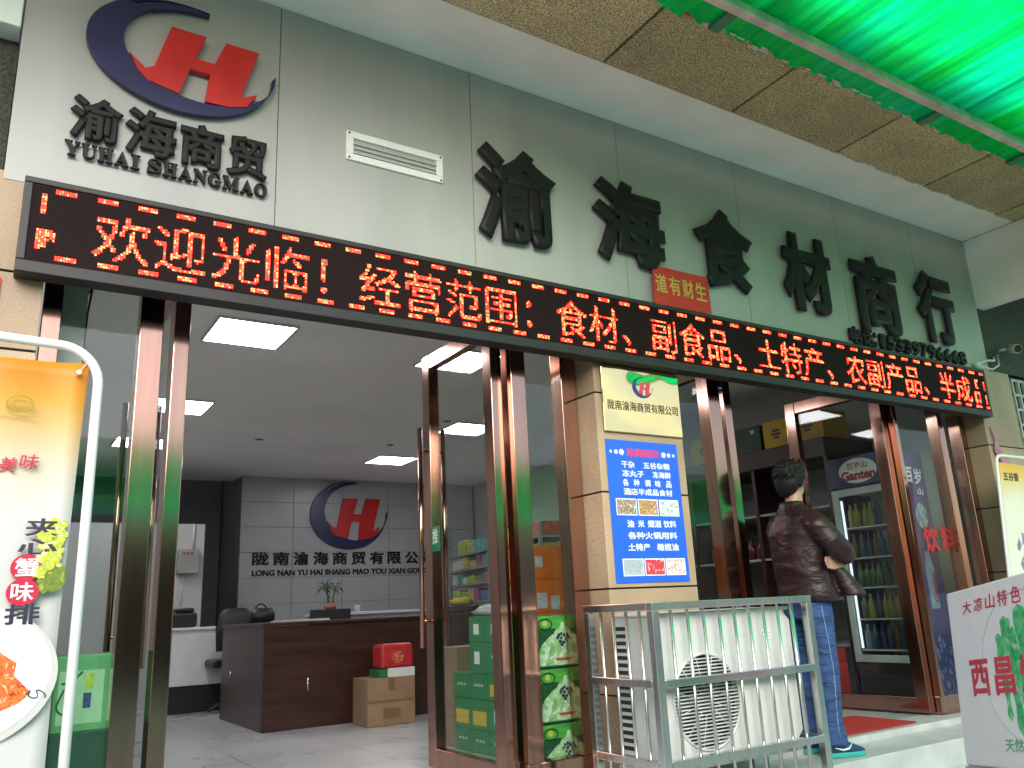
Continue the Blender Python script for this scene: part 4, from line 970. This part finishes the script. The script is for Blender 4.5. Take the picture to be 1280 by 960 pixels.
mb = MB(); mb.loft([((2.42, 4.9, .888), (.12, 0, 0), (0, .06, 0)), ((2.42, 4.9, .97), (.125, 0, 0), (0, .055, 0)), ((2.42, 4.9, 1.03), (.09, 0, 0), (0, .02, 0))], 14); mb.build('body', M_['blackp'], hb)
mb = MB(); mb.tube([(2.36+.06*math.cos(a*math.pi/8)+.04, 4.9, 1.0+.07*math.sin(a*math.pi/8)) for a in range(9)], .008, 6); mb.build('handle', M_['blackp'], hb)
for k, (x, y, rz) in enumerate(((2.42, 3.98, .2), (2.65, 4.05, -.3))):
    mb = MB(); M2 = Matrix.Translation((x, y, 0)) @ Matrix.Rotation(rz, 4, 'Z')
    mb.box(-.15, .15, -.10, .10, .887, .899, M=M2); mb.box(-.13, .14, -.095, .09, .8995, .904, M=M2)
    mb.build('paper_stack', mat('document_paper', (.55, .52, .5), .6, var=.1), label=('stack of papers on the left end of the reception desk', 'stack of papers beside the black plant trough')[k], cat='papers', group='papers on the desk')
mb = MB(); mb.ellipsoid((4.22, 4.05, 1.0), (.12, .08, .045), 14, 8, jit=.2); mb.build('yellow_bag', mat('yellow_plastic_bag', (.55, .42, .03), .5, bump=.6, bscale=14), label='crumpled yellow bag on the side counter', cat='bag')
M_['carton'] = mat('brown_cardboard', (.25, .155, .09), .75, var=.12, scale=6)
t = thing('cardboard_box', 'brown cardboard box with taped seams on the floor in front of the desk', 'box', (3.08, 3.42, 0))
MB().box(2.86, 3.30, 3.24, 3.58, .001, .385).build('carton', M_['carton'], t, bevel=.004)
mb = MB(); mb.box(2.858, 3.302, 3.2385, 3.2392, .19, .205); mb.box(3.05, 3.11, 3.2375, 3.2384, .28, .384); mb.box(3.0, 3.16, 3.2382, 3.2388, .06, .14)
mb.build('tape', mat('brown_tape', (.17, .10, .05), .35), t)
t = thing('gift_box', 'red gift box with green base standing on the cardboard box', 'gift box', (3.12, 3.4, .386))
MB().box(2.98, 3.32, 3.27, 3.50, .387, .45).build('base', mat('green_gift_box', (.02, .14, .05), .4), t, bevel=.004)
MB().box(3.0, 3.31, 3.275, 3.495, .452, .66).build('lid', mat('red_gift_box', (.42, .02, .025), .35, var=.2, scale=10), t, bevel=.03)
mb = MB(); mb.prism(ell(3.155, .55, .06, .05, 0, 360, 24)[:-1], frame((0, 3.274, 0)), .001); mb.build('ornament', mottle('gift_ornament', [(.3, .02, .02), (.5, .05, .05), (.6, .4, .1)], 60), t)
mb = MB(); mb.box(3.05, 3.30, 3.242, 3.262, .387, .46); mb.build('white_packet', M_['whiteplastic'], label='small white packet leaning against the red gift box', cat='packet')

# left back: white cabinet, printer, electric box
t = thing('white_cabinet', 'white cabinet on a black plinth at the back left', 'cabinet', (2.1, 6.4, 0))
MB().box(1.78, 2.5, 6.02, 6.72, .0, .275).build('plinth', M_['blackp'], t); MB().box(1.78, 2.5, 6.0, 6.72, .277, .84).build('body', M_['whitemetal'], t, bevel=.004); MB().box(1.76, 2.52, 5.98, 6.74, .842, .87).build('top', M_['whitemetal'], t, bevel=.004)
t = thing('printer', 'black printer standing on the white cabinet', 'printer', (1.9, 6.3, .871))
mb = MB(); mb.box(1.80, 2.06, 6.15, 6.45, .872, 1.03); mb.build('body', M_['blackp'], t, bevel=.03); mb = MB(); mb.box(1.83, 2.03, 6.18, 6.42, 1.031, 1.08); mb.build('lid', M_['blackp'], t, bevel=.02)
t = thing('electric_box', 'grey electric meter box on the partition with a conduit above', 'electric box', (2.27, 7.97, 1.5))
MB().box(2.14, 2.40, 7.88, 7.998, 1.55, 1.86).build('case', mat('grey_metal_box', (.30, .30, .27), .5), t, bevel=.005)
mb = MB(); mb.tube([(2.33, 7.97, 1.861), (2.33, 7.97, 2.19)], .014, 8); mb.tube([(2.22, 7.985, 1.549), (2.22, 7.985, 1.12)], .010, 8); mb.build('conduit', M_['whiteplastic'], t)
mb = MB()
for k in range(3): mb.box(2.19+.05*k, 2.22+.05*k, 7.872, 7.879, 1.79, 1.82)
mb.build('indicator', mat('red_indicator', (.4, .05, .02), .4), t)
mb = MB(); mb.box(2.185, 2.255, 7.975, 7.998, 1.02, 1.12); mb.build('wall_socket', M_['whiteplastic'], label='white wall socket below the electric box', cat='socket', bevel=.006)
t = thing('wall_rack', 'white wire rack fixed on the partition beside the electric box', 'rack', (2.06, 7.97, 1.75))
mb = MB()
for z in (1.72, 1.84): mb.tube([(1.9, 7.9, z), (2.11, 7.9, z)], .010, 6)
for k in range(6): mb.tube([(1.91+.04*k, 7.9, 1.72), (1.91+.04*k, 7.9, 1.84)], .005, 6)
for x in (1.92, 2.1): mb.tube([(x, 7.9, 1.78), (x, 7.999, 1.78)], .008, 6)
mb.build('wire', M_['whitemetal'], t)
t = thing('back_counter', 'low pale counter along the emblem wall behind the desk', 'counter', (4.9, 7.2, 0))
MB().box(3.75, 6.2, 7.0, 7.5, .0, .93).build('body', mat('grey_counter', (.26, .27, .27), .5), t); MB().box(3.72, 6.23, 6.97, 7.52, .932, .965).build('top', M_['whitemetal'], t, bevel=.004)
mb = MB(); mb.tube([(4.3, 7.1, .966), (4.3, 7.1, 1.04), (4.3, 7.1, 1.05)], [.035, .04, .03], 12); mb.build('cup', M_['whiteplastic'], label='white cup on the pale back counter', cat='cup')

# ------------------------------------------------------------ shelving unit with goods
su = thing('shelving_unit', 'grey metal shelving unit crowded with packaged goods behind the push door', 'shelf', (3.99, 2.2, 0), R(-11.5))
UL, UD = 2.75, .38
shz = (.30, .64, .82, 1.0, 1.18, 1.34, 1.50)
M_['shelfm'] = mat('grey_shelf_metal', (.30, .31, .31), .4, .4)
for z in shz: MB().box(.0, UD, 0.03, UL-.03, z-.012, z+.008).build('shelf', M_['shelfm'], su, local=True)
for x in (.0, UD-.03):
    for y in (0, UL/2, UL-.03): MB().box(x+.001, x+.028, y+.001, y+.028, 0, 1.62).build('post', M_['shelfm'], su, local=True)
MSU = W(su)
pal = [(.60, .60, .52), (.42, .45, .06), (.5, .12, .06), (.08, .2, .35), (.3, .25, .16), (.12, .3, .2), (.35, .06, .2), (.55, .4, .12), (.2, .2, .2), (.1, .35, .38)]
pm = [mat('package_%s' % w, c, .45, var=.3, scale=25) for w, c in zip(('cream', 'lime', 'red', 'blue', 'kraft', 'green', 'magenta', 'yellow', 'grey', 'teal'), pal)]
pn = ['cream', 'lime', 'red', 'blue', 'kraft', 'green', 'magenta', 'yellow', 'grey', 'teal']
lv = ['lowest', 'second', 'third', 'middle', 'fifth', 'sixth', 'topmost']
ORD = ['first', 'second', 'third', 'fourth', 'fifth', 'sixth', 'seventh', 'eighth', 'ninth', 'tenth', 'eleventh', 'twelfth', 'thirteenth', 'fourteenth', 'fifteenth', 'sixteenth', 'seventeenth', 'eighteenth', 'nineteenth', 'twentieth']
for zi, z in enumerate(shz):
    y = .06; nth = 0
    hmax = (shz[zi+1]-z-.035) if zi < 6 else .16
    while y < UL-.2:
        w = random.uniform(.12, .26); h = random.uniform(.6, 1)*min(hmax, .24); 
        ci = 0 if (y > 2.2 and random.random() < .6) else 1 if (y > 1.7 and y < 2.3 and random.random() < .6) else random.randrange(10)
        mb = MB(); x0 = random.uniform(.0, .05); mb.box(x0, x0+.26, y, y+w, z+.009, z+.009+h, M=MSU)
        mb.build('package', pm[ci], label='%s package, %s from the near end on the %s shelf of the grey unit' % (pn[ci], ORD[nth], lv[zi]), cat='package', group='packages on the shelving unit', bevel=.008)
        nth += 1
        y += w + random.uniform(.005, .04)
mb = MB()
for k in range(5): mb.ellipsoid(tuple(MSU @ Vector((.18+random.uniform(-.06, .06), 1.3+k*.07, 1.60+random.uniform(0, .09)))), (.07, .06, .07), 10, 8, jit=.2)
mb.build('plush_bag', mat('dark_netted_bag', (.05, .05, .045), .8), label='dark bulging bag on top of the shelving unit', cat='bag')

# orange cartons
M_['orange'] = mat('orange_carton', (.72, .16, .02), .5, var=.1, scale=8); og = M_['orange']
labs = ('bottom orange carton hidden behind the green gift boxes', 'second orange carton from the bottom behind the glass', 'third orange carton from the bottom with a blue code label', 'fourth orange carton from the bottom of the stack', 'fifth orange carton with white stickers', 'topmost orange carton of the stack behind the glass')
for k in range(6):
    t = thing('orange_carton', labs[k], 'carton', (3.27, 1.15, k*.218), group='orange cartons stacked behind the glass')
    o = random.uniform(-.01, .01)
    MB().box(3.12+o, 3.42+o, 1.0, 1.3, k*.218+.001, k*.218+.217).build('carton', og, t, bevel=.004)
    mb = MB(); z = k*.218
    if k == 4: mb.box(3.13+o, 3.21+o, .9975, .9988, z+.03, z+.13); mb.box(3.24+o, 3.31+o, .9975, .9988, z+.02, z+.11)
    elif k == 5: mb.box(3.14+o, 3.2+o, .9975, .9988, z+.08, z+.15)
    else: mb.box(3.15+o, 3.22+o, .9975, .9988, z+.04, z+.12)
    mb.build('sticker', mat('pale_blue_sticker', (.5, .55, .62), .5, var=.2, scale=60), t)
# green cartons behind the push door
gc = mat('green_carton', (.015, .20, .06), .45, var=.08, scale=4); gy = mat('yellow_label', (.62, .42, .03), .5, var=.1, scale=20); gwht = mat('white_small_print', (.45, .5, .45), .5, var=.3, scale=80)
def green_carton(y0, y1, z0, z1, band_, lab):
    t = thing('green_carton', lab, 'carton', (3.05, (y0+y1)/2, z0), group='green cartons stacked behind the push door')
    MB().box(2.88, 3.22, y0+.003, y1-.003, z0+.001, z1-.002).build('carton', gc, t, bevel=.004)
    mb = MB(); Mg = frame((2.8795, y1, z0), (0, -1, 0)); w, h = y1-y0, z1-z0
    if band_ == 'y': mb.prism([(.03, .03), (w-.03, .03), (w-.03, h*.62), (.03, h*.62)], Mg, .001, 0); mb.build('label', gy, t)
    elif band_ == 'w': mb.prism([(w*.3, h*.3), (w*.6, h*.3), (w*.6, h*.7), (w*.3, h*.7)], Mg, .001, 0); mb.build('label', M_['whitemetal'], t)
    else:
        for q in range(3): mb.prism([(w*(.25+.18*q), h*.5), (w*(.37+.18*q), h*.5), (w*(.37+.18*q), h*.6), (w*(.25+.18*q), h*.6)], Mg, .001, 0)
        mb.build('print', gwht, t)
rows_ = [(0, .145, 'n'), (.145, .335, 'n'), (.335, .50, 'n'), (.50, .70, 'n'), (.70, .87, 'n')]
nm = ['nearest', 'middle', 'farthest']; rn = ['bottom', 'second', 'third', 'fourth', 'topmost']
pat = [['n', 'w', 'y', 'n', 'w'], ['n', 'y', 'n', 'w', 'w'], ['n', 'y', 'n']]
for c_ in range(3):
    for r_ in range(len(pat[c_])):
        z0_, z1_ = rows_[r_][0], rows_[r_][1]
        green_carton(1.02+c_*.235, 1.02+(c_+1)*.235, z0_, z1_, pat[c_][r_], '%s row green carton of the %s column behind the push door' % (rn[r_], nm[c_]))
mb = MB(); mb.box(2.9, 3.2, 1.76, 2.08, .001, .42); mb.build('brown_carton', M_['carton'], label='brown carton behind the green carton stack', cat='carton', bevel=.004)
mb = MB(); mb.box(2.92, 3.2, 1.75, 2.05, .421, .66); mb.build('brown_carton', M_['carton'], label='dull brown carton on top of another brown carton', cat='carton', bevel=.004)
mb = MB(); mb.ellipsoid((3.03, 1.35, .90), (.12, .25, .045), 14, 8, jit=.15); mb.build('plastic_bag', mat('grey_film', (.35, .35, .33), .3), label='crumpled plastic film lying on the green cartons', cat='plastic bag')
# green picture gift boxes
for k, lab in enumerate(('lowest green gift carrier box with white mountain print behind the window', 'middle green gift carrier box with white mountain print behind the window', 'topmost green gift carrier box with white mountain print behind the window')):
    z = k*.288+.004
    t = thing('gift_carrier', lab, 'gift box', (2.76, .36, z), group='green gift carriers behind the window')
    MB().box(2.615, 2.905, .30, .42, z, z+.284).build('box', mat('dark_green_box', (.014, .09, .035), .35, var=.35, scale=5), t, bevel=.004)
    Mk = frame((2.615, .2995, z)); mb = MB()
    mb.prism([(.0, .21), (.29, .21), (.29, .28), (.0, .28)], Mk, .0006, 1)
    pts_ = [(.028, .012), (.032, .035), (.046, .085), (.070, .125), (.105, .152), (.130, .172), (.150, .178), (.168, .205), (.190, .212), (.206, .240), (.232, .246), (.252, .232), (.270, .236), (.2895, .215), (.2895, .012)]
    mb.prism(pts_, Mk, .0010, 0)
    mb.build('mountain_print', [mottle('pale_green_print', [(.16, .34, .12), (.3, .5, .22), (.45, .6, .4), (.7, .75, .66)], 26), mottle('bright_green_print', [(.03, .22, .03), (.06, .32, .05), (.12, .42, .05)], 14)], t)
    mb = MB()
    for q, (dx, dz) in enumerate(((0, .03), (-.018, .022), (.018, .02), (-.03, .008), (.0, .006), (.028, .0), (-.012, -.012), (.012, -.016), (.002, -.03))):
        mb.prism([(.205+dx+.011*math.cos(w*1.05)*random.uniform(.6, 1.3), .15+dz+.011*math.sin(w*1.05)*random.uniform(.6, 1.3)) for w in range(6)], Mk, .0004+.00002*q, 0, .0011)
    mb.build('flower_print', mat('dark_purple_print', (.02, .015, .05), .5), t)
    mb = MB(); mb.prism([(.15, .05), (.17, .035), (.26, .035), (.284, .05), (.26, .052)], Mk, .0005, 0, .0011); mb.build('boat_print', mat('red_boat_print', (.4, .06, .05), .5), t)
    mb = MB(); mb.tube([Mk @ Vector((.095+.045*math.cos(a), .235+.028*math.sin(a), .004)) for a in [w*math.pi/12 for w in range(25)]], .003, 6, cap=False); mb.build('handle', M_['blackp'], t)
    mb = MB(); mb.prism(ell(.095, .238, .018, .016, 0, 360, 16)[:-1], Mk, .0006, 0, .0010); mb.build('emblem', mat('yellow_round_print', (.6, .5, .12), .5), t)
# green boxes behind the left window
for k, lab in enumerate(('large green food carton at the bottom behind the left window', 'large green food carton on top behind the left window', 'dark green carton in the middle behind the left window')):
    z0_, z1_ = ((.005, .30), (.50, .80), (.30, .499))[k]
    t = thing('food_carton', lab, 'carton', (.44, .5, z0_), group='green food cartons behind the left window')
    MB().box(.292, .60, .36, .66, z0_, z1_).build('carton', mat('mint_carton' if k < 2 else 'bottle_green_carton', (.10, .34, .14) if k < 2 else (.02, .08, .045), .45, var=.15, scale=6), t, bevel=.004)
    if k < 2:
        Mk = frame((.292, .3595, z0_)); mb = MB()
        mb.prism([(.02, .03), (.19, .03), (.19, .24), (.02, .24)], Mk, .0006, 0); mb.build('pale_panel', mat('pale_mint_print', (.3, .55, .33), .45, var=.1), t)
        mb = MB(); mb.tube([Mk @ Vector((.05+.028*math.cos(a)*(1+.3*math.sin(2*a)), .12+.05*math.sin(a), .001)) for a in [w*math.pi/12 for w in range(25)]], .004, 6, cap=False)
        mb.tube([Mk @ Vector((.03+.05*w, .19+.02*w*w, .001)) for w in (0, .5, 1, 1.5)], .004, 6); mb.build('swirl_print', mat('dark_green_print', (.02, .10, .05), .5), t)
        mb = MB(); mb.prism([(.115, .09), (.145, .09), (.145, .15), (.115, .15)], Mk, .0005, 0, .0007); mb.prism([(.12, .165), (.15, .165), (.15, .225), (.12, .225)], Mk, .0005, 1, .0007); mb.build('print_block', [mat('navy_print', (.03, .06, .15), .5, var=.5, scale=70), mat('lime_print', (.35, .5, .05), .5, var=.3, scale=70)], t)

# ------------------------------------------------------------ right side: cabinet, boxes, fridge
cb = thing('wall_cabinet', 'dark wood cabinet along the right wall with cartons standing on top', 'cabinet', (6.85, 2.6, 0))
MB().box(6.5, 7.24, 1.12, 4.6, 2.15, 2.33).build('top', mat('dark_cabinet_wood', (.05, .025, .016), .45, var=.25, scale=3), cb, bevel=.004)
MB().box(7.2, 7.255, 1.12, 4.6, 0, 2.149).build('back_panel', mat('grey_white_panel', (.33, .34, .35), .5), cb)
for y in (1.12, 2.0, 2.9, 3.75, 4.56): MB().box(6.52, 7.199, y, y+.04, 0, 2.149).build('divider', M_['wood'], cb)
M_['pshelf'] = mat('pale_shelf_board', (.35, .35, .34), .5)
for z in (.45, .85, 1.25, 1.68): MB().box(6.53, 7.199, 2.041, 2.899, z, z+.022).build('shelf', M_['pshelf'], cb); MB().box(6.53, 7.199, 1.161, 1.999, z, z+.022).build('shelf', M_['pshelf'], cb); MB().box(6.53, 7.199, 2.941, 3.749, z, z+.022).build('shelf', M_['pshelf'], cb)
items = [(2.46, 2.86, 'lime', (.42, .40, .05), 'lime yellow carton on the dark cabinet behind the door frame'), (1.87, 2.36, 'dkgreen', (.03, .07, .035), 'dark green carton standing on the dark cabinet'), (1.51, 1.83, 'yellow', (.62, .38, .012), 'bright yellow carton with dark round emblem on the cabinet'), (1.12, 1.47, 'orange', (.60, .30, .012), 'orange yellow carton on the cabinet next to the door stile')]
for y0_, y1_, nme, colr, lab in items:
    t = thing('carton', lab, 'carton', (6.7, (y0_+y1_)/2, 2.33), group='cartons on the dark cabinet')
    MB().box(6.53, 6.90, y0_, y1_, 2.331, 2.60).build('box', mat('%s_carton' % nme, colr, .5, var=.12, scale=7), t, bevel=.004)
    Mk = frame((6.5295, y1_, 2.331), (0, -1, 0)); w = y1_-y0_
    if nme in ('yellow', 'orange', 'lime'):
        mb = MB()
        for q in range(3): 
            hw = w*(.12, .2, .16)[q]; mb.prism([(w/2-hw, .085+.035*q), (w/2+hw, .085+.035*q), (w/2+hw*.8, .110+.035*q), (w/2-hw*.8, .110+.035*q)], Mk, .001)
        mb.build('emblem', mat('brown_emblem_print', (.10, .04, .02), .5), t)
    else:
        mb = MB(); mb.prism([(w*.75, .19), (w*.85, .19), (w*.85, .23), (w*.75, .23)], Mk, .001); mb.build('label', M_['whiteplastic'], t)
for k in range(6):
    y = 2.1+.13*k
    mb = MB(); mb.tube([(6.62, y, 1.273), (6.62, y, 1.40), (6.62, y, 1.44), (6.62, y, 1.50)], [.04, .04, .018, .016], 12)
    mb.build('sauce_bottle', mat('dark_red_sauce', (.12, .02, .015), .25), label='dark red sauce bottle, %s from the entrance in the row on the cabinet shelf' % ORD[k], cat='bottle', group='sauce bottles on the cabinet shelf')
for k in range(3):
    mb = MB(); mb.box(6.56, 6.86, 2.08+k*.27, 2.32+k*.27, .473, .78); mb.build('blue_carton', mat('blue_carton', (.02, .04, .13), .5), label=('blue carton nearest the entrance on the cabinet shelf', 'middle blue carton on the cabinet shelf', 'farthest blue carton on the cabinet shelf')[k], cat='carton', group='blue cartons on the cabinet shelf', bevel=.004)
for k in range(4):
    mb = MB(); mb.box(6.05, 6.36, 1.10, 1.42, .001+k*.115, .113+k*.115); mb.build('red_box', mat('red_box', (.38, .02, .02), .45, var=.15, scale=9), label=('lowest red box of the pile beside the fridge', 'second red box from the floor beside the fridge', 'third red box from the floor beside the fridge', 'topmost red box of the pile beside the fridge')[k], cat='box', group='red boxes piled beside the fridge', bevel=.004)
fr = thing('drinks_fridge', 'purple glass fronted drinks fridge with lit shelves and white oval on its header', 'fridge', (6.65, .74, 0))
FX, FY0, FY1 = 6.40, .455, 1.02
purple = gradient('purple_fridge_print', [(0, (.07, .045, .28)), (.28, (.025, .028, .17)), (.55, (.06, .03, .2)), (.8, (.11, .03, .22)), (1, (.09, .025, .17))], 0, 2.07, rough=.3, noise=.25)
mb = MB(); mb.box(FX, FX+.52, FY0, FY0+.03, .06, 2.07); mb.build('side_panel', purple, fr)
MB().box(FX, FX+.52, FY1-.03, FY1, .06, 2.07).build('side_panel', purple, fr)
MB().box(FX+.49, FX+.52, FY0+.031, FY1-.031, .06, 2.07).build('back_panel', M_['whitemetal'], fr)
MB().box(FX+.03, FX+.489, FY0+.031, FY1-.031, 1.76, 2.069).build('top_panel', M_['whitemetal'], fr)
MB().box(FX-.03, FX+.028, FY0-.003, FY1+.003, 1.80, 2.072).build('header', mat('navy_purple_header', (.035, .03, .12), .3), fr, bevel=.01)
MB().box(FX-.01, FX+.489, FY0+.031, FY1-.031, .0, .33).build('base_grille', M_['blackp'], fr)
mb = MB()
for q in ((FY0, FY0+.055, .34, 1.79), (FY1-.055, FY1, .34, 1.79), (FY0+.055, FY1-.055, .34, .40), (FY0+.055, FY1-.055, 1.73, 1.79)): mb.box(FX-.028, FX-.002, q[0], q[1], q[2], q[3])
mb.build('door_frame', mat('pale_fridge_frame', (.50, .52, .53), .4), fr, bevel=.004)
MB().box(FX-.018, FX-.012, FY0+.056, FY1-.056, .401, 1.729).build('glass_pane', M_['glass'], fr)
Mh = frame((FX-.0305, FY1, 1.80), (0, -1, 0)); MB().prism(ell(.30, .135, .19, .108, 0, 360, 32)[:-1], Mh, .002).build('oval', M_['whitemetal'], fr)
link('header_lettering', joinm([fit('Ganten', Mh, .13, .47, .055, .14, .001, .0022, bold=.05), fit('百岁山', Mh, .2, .40, .15, .21, .001, .0022, bold=.02)]), [mat('plum_red_print', (.35, .02, .05), .4)], fr)
Msd = frame((FX, FY0-.0005, 0)); sl_ = [fit('百', Msd, .235, .345, 1.80, 1.94, .0008, 0, bold=.03), fit('岁', Msd, .365, .475, 1.79, 1.93, .0008, 0, bold=.03), fit('山', Msd, .38, .46, 1.7, 1.76, .0008, 0, bold=.02)]
link('side_lettering', joinm(sl_), M_['winkw'], fr)
mb = MB(); mb.prism([(.30, .75), (.42, .75), (.42, 1.08), (.395, 1.16), (.39, 1.22), (.33, 1.22), (.325, 1.16), (.30, 1.08)], Msd, .0006, 0); mb.build('bottle_print', mat('pale_blue_bottle_print', (.25, .33, .5), .4, var=.3, scale=8), fr)
mb = MB(); mb.prism(ell(.38, 1.52, .085, .11, 0, 360, 28)[:-1], Msd, .0006); mb.build('round_print', mottle('round_water_print', [(.2, .25, .4), (.5, .55, .65), (.1, .12, .3), (.6, .6, .7)], 9), fr)
link('bottle_lettering', fit('Ganten', frame((FX+.39, FY0-.0012, .80), (0, 0, 1), (-1, 0, 0)), 0, .25, -.03, .03, .0006, 0, bold=.04), mat('plum_red_print_small', (.35, .02, .05), .4), fr)
mb = MB()
for k in range(90):
    x_, z_ = random.uniform(.02, .5), random.uniform(.08, .62)*random.uniform(.6, 1); r_ = random.uniform(.006, .02)
    mb.prism([(min(.518, max(.002, x_+r_*random.uniform(.5, 1.2)*math.cos(q*math.pi/3))), z_+2*r_*random.uniform(.5, 1.2)*math.sin(q*math.pi/3)) for q in range(6)], Msd, .0003+.000005*k)
mb.build('lavender_print', mottle('lavender_field', [(.05, .04, .22), (.2, .14, .5), (.4, .33, .65), (.08, .06, .3)], 30), fr)
for z in (.44, .69, .95, 1.20, 1.46): MB().box(FX+.03, FX+.48, FY0+.04, FY1-.04, z-.012, z).build('shelf', M_['whitemetal'], fr)
MB().tube([(FX+.035, FY1-.045, .45), (FX+.035, FY1-.045, 1.7)], .01, 8).build('lamp', mat('lit_fridge_lamp', (.8, .8, .8), .5, emit=(.9, 1, 1), estr=.7), fr)
bc = [((.07, .12, .05), 'green'), ((.36, .26, .05), 'yellow'), ((.03, .05, .12), 'blue'), ((.20, .23, .26), 'clear'), ((.16, .06, .02), 'amber')]
bms = [mat('%s_drink' % n_, c_, .2, var=.15) for c_, n_ in bc]
for zi, z in enumerate((.44, .69, .95, 1.20, 1.46)):
    for k in range(7):
        ci = [2, 1, 0, 2, 1][zi] if random.random() < .7 else random.randrange(5)
        y = FY0+.083+k*.0665; x = FX+.09+random.uniform(-.01, .02)
        mb = MB(); mb.tube([(x, y, z+.001), (x, y, z+.006), (x, y, z+.13), (x, y, z+.165), (x, y, z+.185), (x, y, z+.205)], [.024, .029, .029, .013, .012, .012], 10)
        mb.build('drink_bottle', bms[ci], label='%s drink bottle, %s from the street on the %s shelf of the fridge' % (bc[ci][1], ORD[k], ('bottom', 'second', 'middle', 'fourth', 'top')[zi]), cat='bottle', group='drink bottles in the fridge')

# ------------------------------------------------------------ the other side of the street (seen in the reflections)
ob = thing('opposite_building', 'pale rendered building across the street seen only in reflections', 'building', (3, -15, -.34))
mb = MB(); mb.box(-14, 22, -16, -14, -.33, 4.6); mb.build('wall', mat('cream_render', (.55, .50, .42), .8, var=.1, scale=1), ob)
for k in range(7): MB().box(-13+5*k, -9.6+5*k, -13.99, -13.93, -.2, 2.6).build('shutter', mat('dark_shop_opening', (.03, .025, .02), .6), ob)
oa = thing('market_awning', 'green sheet awning on poles across the street seen only in reflections', 'awning', (3, -9.5, -.34))
mb = MB(); mb.prism([(-10.2, 2.62), (-10.2, 2.66), (-7.9, 3.28), (-7.86, 3.24)], frame((-12, 0, 0), (0, 1, 0), (0, 0, 1)), 30); mb.build('sheet', gp, oa)
mb = MB(); mb.box(-12, 18, -7.86, -7.83, 2.62, 3.26); mb.build('valance', gp, oa)
for k in range(8): MB().tube([(-11.5+4*k, -7.95, -.33), (-11.5+4*k, -7.95, 3.2)], .04, 8).build('pole', M_['galv'], oa)
for k in range(4):
    t = thing('market_stall', 'low brown market stall across the street, %s' % ('at the far right seen from the shop', 'right of the middle seen from the shop', 'left of the middle seen from the shop', 'at the far left seen from the shop')[k], 'stall', (-6+6*k, -9.3, -.34))
    x = -8+6*k
    MB().box(x, x+3.4, -9.8, -8.7, .42, .48).build('table_top', M_['carton'], t)
    for a in (.05, 3.25):
        for b in (-9.75, -8.85): MB().box(x+a, x+a+.08, b, b+.08, -.33, .419).build('leg', M_['wood'], t)
    MB().box(x+.1, x+3.3, -9.75, -9.0, .481, 1.3).build('crate_wall', mat('brown_goods', (.10, .06, .04), .8, var=.4, scale=4), t)
